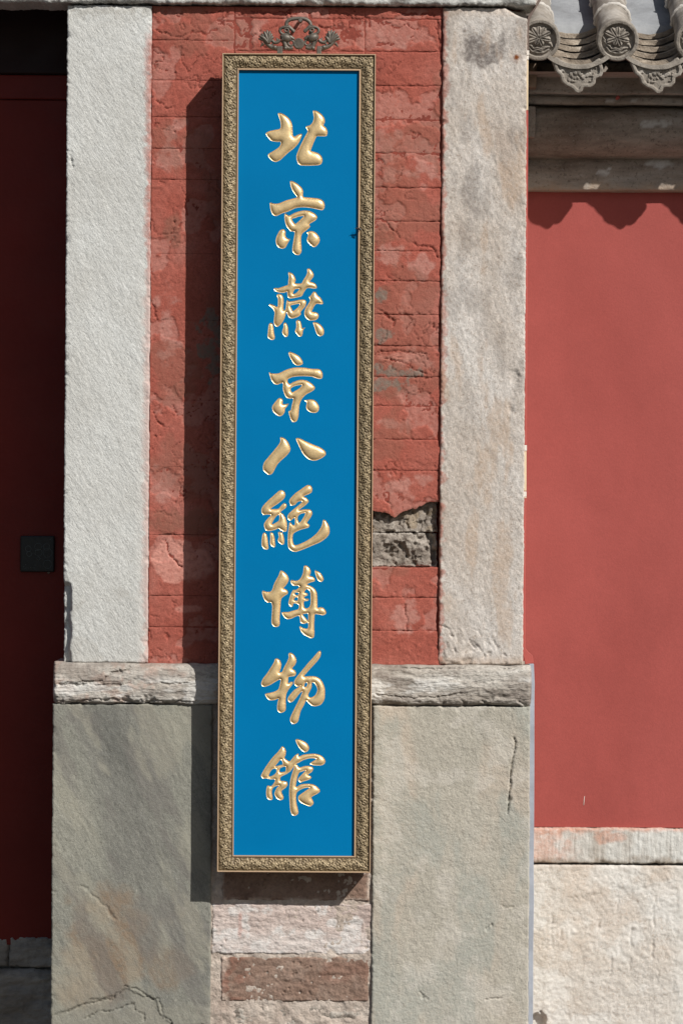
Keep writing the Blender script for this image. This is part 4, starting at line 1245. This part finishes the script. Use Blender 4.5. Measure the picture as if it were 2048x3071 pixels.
rail((SX0, SZ0), (SX0, SZ1), (1, 0))
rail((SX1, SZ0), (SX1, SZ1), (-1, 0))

# --- the nine characters, strokes traced as outlines (zoomed photo units)
CH = [
 ((780, 310), 220 / 1568, [[(385,215),(430,205),(510,235),(600,300),(665,390),(690,470),(695,560),(705,680),(735,712),(790,680),(850,655),(900,658),(885,720),(850,800),(800,880),(720,965),(620,1040),(520,1130),(440,1205),(350,1250),(270,1230),(200,1165),(172,1095),(215,1060),(300,1010),(390,950),(435,890),(440,825),(360,822),(250,803),(180,735),(122,645),(200,595),(310,570),(410,550),(440,520),(445,450),(430,360),(405,290)],
  [(1130,160),(1175,152),(1245,180),(1320,240),(1375,320),(1385,400),(1355,470),(1410,520),(1440,590),(1432,680),(1400,702),(1300,702),(1215,705),(1180,760),(1130,880),(1085,1000),(1105,1025),(1190,1045),(1270,1085),(1320,1150),(1335,1220),(1310,1290),(1250,1320),(1060,1330),(880,1325),(820,1285),(785,1200),(780,1110),(810,1030),(860,910),(940,750),(1010,620),(1020,585),(978,505),(1000,485),(1070,465),(1125,400),(1150,310),(1140,230)]]),
 ((790, 530), 210 / 1568, [[(600,105),(650,98),(710,125),(790,180),(860,250),(892,330),(885,410),(905,455),(1000,465),(1120,475),(1260,495),(1340,545),(1372,620),(1365,700),(1320,748),(1240,735),(1100,705),(950,685),(840,685),(730,700),(640,740),(540,785),(420,820),(330,865),(265,877),(205,835),(165,740),(145,600),(165,575),(210,595),(290,605),(370,590),(500,535),(640,495),(750,462),(715,400),(650,300),(610,190)],
  [(475,860),(490,818),(540,855),(585,870),(680,820),(800,775),(920,755),(1040,770),(1140,820),(1195,875),(1205,920),(1160,980),(1030,1060),(1050,1110),(1000,1170),(880,1265),(850,1330),(845,1450),(855,1600),(850,1690),(795,1752),(720,1740),(660,1680),(650,1600),(680,1400),(700,1240),(620,1220),(560,1165),(510,1080),(480,970)],
  [(640,945),(720,920),(800,890),(905,880),(860,930),(790,1000),(720,1055),(680,1020)],
  [(420,1178),(475,1185),(500,1240),(495,1310),(515,1360),(560,1390),(600,1395),(570,1450),(530,1520),(495,1585),(430,1610),(360,1590),(305,1535),(280,1450),(290,1360),(330,1270),(370,1205)],
  [(970,1250),(1040,1220),(1110,1222),(1180,1260),(1240,1330),(1265,1410),(1240,1490),(1160,1570),(1100,1560),(1020,1490),(975,1420),(985,1370),(1005,1310),(990,1275)]]),
 ((790, 790), 210 / 1568, [[(560,205),(600,200),(660,235),(705,300),(725,370),(710,440),(800,450),(860,440),(895,375),(950,290),(985,200),(980,130),(1020,110),(1075,150),(1120,220),(1125,285),(1080,350),(1040,405),(1110,425),(1170,460),(1200,520),(1190,555),(1130,562),(1050,550),(980,555),(930,610),(890,680),(860,730),(780,755),(680,775),(610,783),(555,760),(540,700),(530,635),(470,655),(380,655),(290,630),(228,575),(270,550),(350,550),(450,515),(550,480),(560,400),(570,310)],
  [(665,660),(690,600),(720,575),(800,568),(800,590),(765,635),(720,672),(680,680)],
  [(300,720),(320,690),(370,680),(420,710),(450,770),(458,850),(450,950),(455,1050),(500,1020),(510,930),(520,850),(535,822),(590,850),(680,840),(800,815),(900,808),(950,830),(962,880),(940,960),(880,1030),(835,1090),(845,1130),(800,1180),(720,1215),(640,1232),(570,1200),(530,1110),(505,1100),(495,1160),(460,1260),(400,1350),(320,1418),(260,1385),(235,1310),(245,1200),(255,1100),(220,1020),(160,965),(122,935),(150,908),(220,925),(300,970),(325,960),(330,860),(328,780)],
  [(610,945),(680,925),(780,905),(815,915),(780,975),(720,1030),(665,1065),(635,1010)],
  [(1100,660),(1130,630),(1180,650),(1205,700),(1270,760),(1320,830),(1340,890),(1310,915),(1250,905),(1190,905),(1150,940),(1110,1010),(1085,1080),(1150,1090),(1210,1110),(1240,1160),(1220,1230),(1160,1270),(1040,1275),(970,1230),(925,1160),(920,1080),(950,990),(1010,900),(1050,825),(1020,750),(1060,720)],
  [(130,1360),(170,1330),(215,1360),(230,1450),(240,1550),(258,1640),(250,1690),(205,1713),(140,1690),(98,1640),(105,1530),(115,1430)],
  [(455,1345),(490,1325),(530,1360),(555,1440),(560,1540),(550,1620),(510,1645),(455,1610),(422,1545),(435,1480),(455,1420)],
  [(735,1290),(780,1265),(830,1295),(855,1380),(870,1450),(930,1435),(890,1500),(880,1570),(860,1625),(810,1640),(750,1580),(710,1520),(735,1440),(740,1360)],
  [(1110,1325),(1150,1312),(1220,1335),(1290,1385),(1340,1450),(1360,1530),(1340,1600),(1270,1632),(1210,1595),(1170,1510),(1140,1410)]]),
 ((780, 1040), 220 / 1568, [[(610,130),(640,108),(700,128),(800,175),(870,240),(915,320),(905,375),(820,402),(750,380),(690,310),(640,220)],
  [(195,545),(240,565),(330,575),(420,560),(540,500),(680,455),(820,440),(960,448),(1110,472),(1240,475),(1300,500),(1335,570),(1335,650),(1300,685),(1220,675),(1120,640),(980,628),(850,628),(700,645),(600,690),(590,740),(630,795),(700,760),(800,720),(890,705),(1000,725),(1090,775),(1160,840),(1175,880),(1130,940),(1000,1010),(920,1080),(870,1160),(840,1260),(830,1380),(820,1490),(790,1580),(735,1610),(680,1585),(640,1500),(612,1380),(660,1355),(680,1250),(710,1110),(640,1105),(570,1085),(520,1000),(490,900),(490,780),(440,780),(380,808),(310,790),(250,720),(215,630)],
  [(660,890),(720,850),(800,825),(895,815),(880,850),(820,905),(740,950),(690,975),(665,940)],
  [(420,1095),(465,1105),(490,1150),(485,1220),(530,1230),(610,1215),(580,1275),(540,1320),(525,1400),(480,1460),(430,1483),(360,1455),(290,1390),(258,1310),(280,1240),(340,1165),(380,1115)],
  [(940,1145),(1010,1135),(1090,1125),(1170,1145),(1230,1210),(1262,1290),(1245,1370),(1190,1410),(1100,1405),(1020,1360),(985,1290),(1000,1210),(985,1175)]]),
 ((770, 1290), 230 / 1568, [[(482,150),(520,145),(580,175),(640,240),(680,330),(690,400),(660,460),(600,530),(510,610),(440,680),(390,760),(345,850),(310,895),(250,912),(205,885),(140,820),(130,740),(160,650),(250,540),(350,420),(440,310),(485,230)],
  [(802,180),(830,158),(900,175),(1010,230),(1130,285),(1280,345),(1370,400),(1412,455),(1405,510),(1330,570),(1230,615),(1150,622),(1070,595),(990,530),(930,450),(870,330)]]),
 ((770, 1440), 230 / 1568, [[(450,225),(500,205),(560,225),(588,290),(570,360),(510,420),(420,490),(290,580),(380,590),(450,580),(510,510),(560,470),(600,480),(615,520),(590,570),(530,615),(490,655),(540,690),(590,770),(620,870),(625,980),(605,1045),(550,1050),(500,1020),(440,985),(390,1010),(290,1035),(200,1030),(165,980),(150,910),(175,850),(240,770),(295,715),(220,700),(145,712),(105,665),(100,590),(130,530),(210,440),(330,330)],
  [(310,890),(350,810),(400,740),(455,705),(468,770),(450,830),(390,870),(330,900)],
  [(1000,120),(1050,100),(1110,115),(1138,180),(1120,250),(1050,290),(960,330),(1020,365),(1065,430),(1010,500),(930,560),(870,610),(970,595),(1070,597),(1120,620),(1138,680),(1110,750),(1060,820),(1030,870),(1080,915),(1060,965),(980,990),(880,1020),(780,1070),(745,1110),(735,1200),(755,1300),(790,1330),(870,1310),(1000,1250),(1130,1170),(1250,1060),(1330,930),(1355,820),(1385,808),(1430,850),(1475,930),(1490,1020),(1480,1100),(1420,1180),(1300,1265),(1150,1330),(1000,1395),(870,1445),(790,1465),(710,1440),(650,1380),(635,1280),(640,1100),(655,980),(670,870),(700,865),(730,910),(775,920),(785,850),(775,770),(740,790),(690,830),(640,790),(632,730),(670,670),(760,590),(860,510),(930,440),(880,430),(830,450),(790,500),(710,520),(680,480),(668,420),(700,360),(800,260),(900,190)],
  [(850,730),(900,690),(990,670),(980,720),(940,790),(890,860),(865,860),(840,790)],
  [(135,1085),(170,1070),(205,1110),(225,1190),(235,1290),(245,1390),(215,1418),(150,1400),(105,1340),(105,1220),(115,1140)],
  [(280,1080),(310,1065),(350,1110),(370,1190),(378,1280),(382,1350),(355,1372),(300,1340),(275,1280),(280,1180)],
  [(440,1070),(480,1055),(530,1080),(555,1150),(568,1240),(560,1305),(520,1315),(460,1280),(432,1225),(455,1160)]]),
 ((770, 1680), 230 / 1568, [[(480,225),(510,210),(570,245),(630,310),(658,380),(640,450),(590,520),(545,575),(600,595),(640,640),(630,690),(560,735),(505,790),(490,900),(480,1050),(470,1200),(475,1290),(455,1345),(400,1365),(340,1345),(305,1280),(310,1100),(320,950),(295,865),(230,865),(170,820),(130,740),(112,660),(130,622),(200,645),(280,645),(325,590),(350,500),(400,400),(450,310)],
  [(965,125),(1010,108),(1065,140),(1105,210),(1100,270),(1080,320),(1140,335),(1190,380),(1180,430),(1100,455),(1030,495),(1110,530),(1190,590),(1230,670),(1240,800),(1245,970),(1300,960),(1370,980),(1420,1050),(1415,1095),(1360,1125),(1270,1110),(1190,1105),(1180,1200),(1175,1350),(1180,1480),(1170,1570),(1120,1595),(1060,1570),(980,1530),(910,1460),(875,1370),(895,1345),(950,1385),(1045,1395),(1050,1280),(970,1300),(900,1275),(885,1210),(870,1140),(800,1150),(720,1190),(640,1205),(570,1170),(512,1075),(560,1060),(650,1060),(740,1030),(850,1000),(860,910),(760,880),(740,930),(710,955),(665,915),(650,880),(670,780),(700,690),(745,610),(800,605),(850,575),(875,545),(840,520),(760,520),(710,480),(690,430),(715,405),(790,420),(860,405),(910,350),(950,250)],
  [(780,680),(800,660),(855,665),(850,705),(810,710)], [(765,810),(785,765),(840,760),(840,820),(800,825)],
  [(990,620),(1030,590),(1080,620),(1100,680),(1105,800),(1100,900),(1070,960),(1020,985),(980,970),(965,900),(970,840),(1050,830),(1062,790),(985,780),(975,745),(1040,720),(1040,680),(980,660)],
  [(940,1110),(990,1095),(1050,1095),(1050,1230),(1000,1180)],
  [(1185,215),(1220,212),(1290,250),(1345,320),(1368,390),(1340,435),(1300,440),(1250,405),(1215,330)]]),
 ((770, 1940), 230 / 1568, [[(375,250),(420,235),(475,270),(505,350),(495,430),(470,515),(520,510),(560,420),(620,310),(655,220),(652,140),(690,118),(750,150),(800,220),(812,300),(780,370),(725,440),(780,480),(808,540),(780,590),(700,605),(650,620),(645,690),(650,745),(690,715),(735,712),(745,745),(700,810),(640,890),(605,970),(595,1100),(597,1260),(570,1320),(500,1348),(440,1320),(418,1250),(430,1130),(445,1060),(370,1085),(280,1090),(215,1050),(172,965),(240,945),(350,920),(440,870),(470,790),(490,680),(470,665),(380,715),(270,780),(160,815),(105,790),(95,730),(130,650),(220,530),(310,390),(360,300)],
  [(1260,95),(1295,80),(1318,110),(1300,200),(1230,300),(1120,420),(1030,520),(970,600),(1080,598),(1200,605),(1290,650),(1350,730),(1390,840),(1395,960),(1380,1080),(1310,1180),(1200,1213),(1120,1195),(1060,1145),(1010,1100),(960,1200),(900,1310),(870,1430),(840,1530),(770,1577),(710,1555),(680,1490),(710,1390),(790,1230),(860,1090),(920,960),(930,910),(870,960),(800,1050),(740,1115),(690,1135),(645,1105),(635,1050),(680,980),(770,880),(880,810),(900,800),(830,810),(775,770),(765,710),(800,640),(870,550),(960,440),(1060,320),(1160,210)],
  [(975,785),(990,740),(1020,725),(1038,760),(1010,815),(985,815)], [(1130,730),(1180,740),(1225,810),(1240,890),(1200,980),(1130,1030),(1070,1020),(1055,970),(1090,900),(1125,820)]]),
 ((770, 2200), 230 / 1568, [[(490,300),(525,258),(570,290),(600,360),(590,440),(570,495),(640,555),(680,565),(720,520),(790,440),(855,408),(870,465),(960,430),(1080,415),(1200,412),(1300,440),(1375,500),(1405,565),(1380,620),(1320,650),(1210,650),(1130,640),(1090,615),(1130,575),(1220,525),(1180,505),(1080,505),(960,540),(850,600),(815,620),(880,690),(970,665),(1060,660),(1130,680),(1160,710),(1130,780),(1050,840),(1110,870),(1115,910),(1050,950),(960,975),(900,998),(850,960),(855,910),(920,840),(1000,755),(930,775),(870,800),(835,880),(815,980),(805,1090),(900,1040),(1020,1025),(1140,1035),(1220,1075),(1285,1140),(1295,1180),(1240,1230),(1120,1300),(1150,1370),(1162,1430),(1100,1488),(1020,1465),(920,1420),(860,1360),(850,1290),(900,1240),(1000,1170),(1080,1110),(990,1110),(900,1145),(825,1200),(805,1290),(815,1420),(845,1550),(850,1630),(790,1678),(730,1665),(690,1580),(675,1400),(665,1200),(680,1000),(710,860),(748,745),(772,655),(742,700),(690,770),(620,820),(560,850),(490,890),(490,960),(560,970),(620,985),(632,1040),(600,1100),(520,1160),(510,1200),(550,1290),(540,1340),(480,1362),(410,1320),(365,1240),(380,1170),(420,1100),(460,1065),(390,1075),(330,1120),(310,1190),(325,1280),(328,1340),(285,1358),(215,1320),(195,1220),(205,1110),(230,1060),(290,1075),(340,1030),(375,970),(370,935),(290,935),(200,915),(130,918),(90,870),(110,810),(180,690),(270,560),(350,460),(430,380)],
  [(385,665),(430,600),(485,535),(510,545),(535,625),(470,645)], [(250,860),(280,780),(330,725),(400,720),(405,780),(370,830),(300,870)], [(470,740),(490,700),(590,675),(590,765),(530,785),(480,785)],
  [(795,140),(820,110),(890,128),(990,170),(1050,230),(1075,300),(1040,360),(985,380),(920,345),(850,260)]]),
]
GV = .0030          # width of the cut groove round each stroke
GD = .0020          # its depth
def gold_h(x, z, d, u):
    gr = -GD * sstep(0, GV, d)
    return np.where(d <= GV, gr, -GD + u * .50) + (fbm(x, z, 70, 3, 801) - .5) * .0006 * (d > GV)
holes = []
PF = 1 + YP / DIST
NAMES = ['first', 'second', 'third', 'fourth', 'fifth', 'sixth', 'seventh', 'eighth', 'last']
for k, ((ox, oy), sc, loops) in enumerate(CH):
    L2 = []
    for lp in loops:
        pts = []
        for a, b in lp:
            x_, z_ = UZ(ox + a * sc, oy + b * sc)
            pts.append((x_ * PF, CZ + (z_ - CZ) * PF))
        L2.append(catmull(pts, 4))
    holes += L2
    V, F, D = plate_mesh(L2, .0007, gold_h, None, GV)
    me_ = mk(np.stack([V[:, 0], YP - V[:, 1], V[:, 2]], -1), F)
    link('gold_character', me_, M['gold'], sign)['label'] = '%s gold character from the top of the blue signboard' % NAMES[k]

# --- blue panel with the strokes cut out
cu = bpy.data.curves.new('panel', 'CURVE'); cu.dimensions = '2D'; cu.fill_mode = 'BOTH'
def spl(P):
    s = cu.splines.new('POLY'); s.points.add(len(P) - 1)
    for q, p in zip(s.points, P): q.co = (p[0], p[1], 0, 1)
    s.use_cyclic_u = True
e_ = .044
spl([(SX0 + e_, SZ0 + e_), (SX1 - e_, SZ0 + e_), (SX1 - e_, SZ1 - e_), (SX0 + e_, SZ1 - e_)])
for P in holes: spl(P)
co = bpy.data.objects.new('panel_curve', cu); COL.objects.link(co)
dg = bpy.context.evaluated_depsgraph_get()
me_ = bpy.data.meshes.new_from_object(co.evaluated_get(dg))
bpy.data.objects.remove(co)
arr = np.empty(len(me_.vertices) * 3, np.float32); me_.vertices.foreach_get('co', arr); arr = arr.reshape(-1, 3)
me_.vertices.foreach_set('co', np.stack([arr[:, 0], np.full(len(arr), YP), arr[:, 1]], -1).ravel().astype(np.float32))
me_.update()
while len(me_.materials): me_.materials.pop()
if me_.polygons[0].normal.y > 0: me_.flip_normals()
link('panel', me_, M['blue'], sign, False)

# --- cast hanger on top of the frame
YH = -0.098
def hp(px, py, y=0.0):
    p = at(px, py, YH); return Vector((p.x, YH - y, p.z))
def z2(x, y): return (760 + x * 140 / 1568, 40 + y * 140 / 1568)
def z3(x, y): return (890 + x * 140 / 1568, 40 + y * 140 / 1568)
def path(zf, pts, y=0.0): return [hp(*zf(*p), y) for p in pts]
def smooth_path(P, n=4):
    out = []
    for i in range(len(P) - 1):
        p0, p1, p2, p3 = P[max(i - 1, 0)], P[i], P[i + 1], P[min(i + 2, len(P) - 1)]
        for k in range(n):
            t_ = k / n
            out.append(0.5 * (2 * p1 + (p2 - p0) * t_ + (2 * p0 - 5 * p1 + 4 * p2 - p3) * t_ * t_ + (3 * p1 - p0 - 3 * p2 + p3) * t_ ** 3))
    out.append(P[-1]); return out
hg = MB()
def tb(P, r0, r1=None, rm=None, flat=1.0, y=0.0):
    P = smooth_path(P); n = len(P); r1 = r0 if r1 is None else r1
    R = []
    for k in range(n):
        t_ = k / (n - 1)
        R.append(1.25 * (r0 + (r1 - r0) * t_ if rm is None else (r0 * (1 - t_) ** 2 + 2 * rm * t_ * (1 - t_) + r1 * t_ * t_)) / 1000)
    hg.tube(P, R, 9, False, flat)
def loop(zf, c, rx, ry, r, y=0.0, flat=1.0, tilt=0.0):
    cx, cy = zf(*c)
    P = [hp(cx + rx * math.cos(a) * math.cos(tilt) - ry * math.sin(a) * math.sin(tilt), cy + rx * math.cos(a) * math.sin(tilt) + ry * math.sin(a) * math.cos(tilt), y) for a in np.linspace(0, 2 * math.pi, 25)[:-1]]
    hg.tube(P, 1.25 * r / 1000, 9, True, flat)
tb(path(z2, [(1110, 420), (1125, 300), (1220, 215), (1400, 180), (1600, 170), (1720, 190), (1830, 240), (1905, 320), (1930, 420)]), 4.6, flat=.8)
for zf, sx in ((z2, 1), (z3, -1)):
    m_ = (lambda x, y: (x, y)) if sx == 1 else (lambda x, y: (1568 + 62 - x, y - 5))
    q = lambda pts: [m_(*p) for p in pts]
    loop(zf, m_(1030, 600), 12.5, 10, 3.6, .004, 1.2, .2 * sx)
    loop(zf, m_(1120, 585), 6, 5, 2.0, .009)
    tb(path(zf, q([(900, 520), (1050, 470), (1200, 490), (1290, 560), (1380, 650)]), .006), 2.4, 3.6, 5.0)
    tb(path(zf, q([(1180, 430), (1260, 500), (1330, 570), (1390, 610)]), .006), 3.0, 3.4)
    tb(path(zf, q([(930, 720), (1080, 690), (1240, 690)]), .004), 2.2, 2.4)
    c_ = hp(*zf(*m_(1090, 830)), .004)
    hg.ball(c_, .0185, .012, .0125, -.25 * sx)
    for kk in range(4):
        tb(path(zf, q([(960 + kk * 62, 770 + (kk % 2) * 10), (985 + kk * 62, 850), (960 + kk * 62, 930)]), .012), 1.2, 1.0, 2.2)
    tb(path(zf, q([(1230, 800), (1320, 850), (1380, 880)]), .004), 5.5, 3.0)
    loop(zf, m_(1265, 1000), 8.2, 8.2, 2.7, .003)
    tb(path(zf, q([(1000, 900), (1050, 1000), (1090, 1110), (1190, 1180), (1330, 1150)]), .002), 6.5, 4.0)
    hg.ball(hp(*zf(*m_(1080, 1180)), .004), .006, .006, .006)
    tb(path(zf, q([(940, 1185), (800, 1180), (700, 1160), (560, 1110), (430, 1000), (350, 880), (330, 760)]), .001), 6.0, 3.0, 5.5)
    hg.ball(hp(*zf(*m_(720, 1150)), .004), .0075, .006, .006)
    for kk, e in enumerate(((175, 860), (215, 770), (270, 690), (360, 620), (460, 575), (560, 610), (630, 690), (680, 800))):
        tb(path(zf, q([(520, 1020), ((e[0] + 470) / 2 + 20, (e[1] + 930) / 2), e]), .003 + .003 * (kk % 2)), 3.0, 2.0, 5.6)
    tb(path(zf, q([(560, 900), (640, 930), (720, 990), (830, 960), (890, 890)]), .003), 3.6, 4.5)
    tb(path(zf, q([(830, 960), (800, 880), (770, 830)]), .003), 3.5, 1.0)
    loop(zf, m_(585, 1000), 6.4, 7, 2.6, .002)
    tb(path(zf, q([(340, 1010), (290, 1060), (245, 1130)]), .0), 4.5, 1.0)
hanger = hg.build('hanger', M['iron'], sign)
mcx, mcy = 896.4, 131.7
mb = MB(); c_ = hp(mcx, mcy, .004)
mb.tube([c_ + Vector((0, .006, 0)), c_ + Vector((0, -.001, 0)), c_ + Vector((0, -.003, 0))], [.0163, .0163, .0145], 28)
for r in (.013, .0105):
    mb.tube([c_ + Vector((r * math.cos(a), -.003, r * math.sin(a))) for a in np.linspace(0, 2 * math.pi, 29)[:-1]], .0008, 6, True)
for dz in (-.006, -.003, 0, .003, .006):
    mb.tube([c_ + Vector((-.0085, -.003, dz)), c_ + Vector((.0085, -.003, dz))], .0007, 6)
mb.tube([c_ + Vector((0, -.003, -.009)), c_ + Vector((0, -.003, .009))], .0008, 6)
mb.build('medallion', M['iron'], hanger, True, sharp=40)
for x0_, x1_, y0_, y1_ in ((831.5, 848, 140, 158), (950, 964, 141.5, 160)):
    a_ = hp(x0_, y1_); b_ = hp(x1_, y0_)
    mb = MB(); mb.box(a_.x, b_.x, YH - .009, YH + .004, a_.z - .004, b_.z)
    mb.build('strap', M['iron'], hanger, False, bevel=.0015)

# nail the ring hangs from
mb = MB(); n0 = at(901, 62, YH - .012); n1 = at(896, 66, 0.02)
mb.tube([n1, Vector((n0.x, YH + .01, n0.z)), Vector((n0.x, YH - .010, n0.z))], .0050, 12)
mb.tube([Vector((n0.x, YH - .010, n0.z)), Vector((n0.x, YH - .013, n0.z)), Vector((n0.x, YH - .0165, n0.z))], [.0066, .0066, .0040], 14)
tag(mb.build('hook_nail', M['steel'], None, True, sharp=50), 'dark iron nail in the red plaster holding the ring of the signboard hanger', 'nail')

# insect on the inner edge of the frame
ip = at(1075, 686, YF - .006)
mb = MB()
mb.ball((ip.x + .003, YF - .004, ip.z), .0045, .003, .0030, .1)
mb.ball((ip.x - .003, YF - .005, ip.z + .0005), .0030, .0026, .0026)
mb.ball((ip.x - .007, YF - .005, ip.z + .0008), .0018, .0016, .0018)
mb.ball((ip.x + .003, YF - .009, ip.z - .002), .0062, .0008, .0026, -.4)
for s in (-1, 1):
    for k in range(3):
        xx = ip.x - .004 + .003 * k
        mb.tube([(xx, YF - .005, ip.z), (xx - .001 + .001 * k, YF - .007, ip.z + s * .004), (xx - .002 + .002 * k, YF - .001, ip.z + s * .0065)], .0004, 5)
    mb.tube([(ip.x - .0085, YF - .005, ip.z + .001), (ip.x - .012, YF - .008, ip.z + .001 + s * .002)], .0003, 5)
tag(mb.build('insect', M['insect'], None), 'tiny dark insect clinging to the right inner edge of the gilt frame', 'insect')
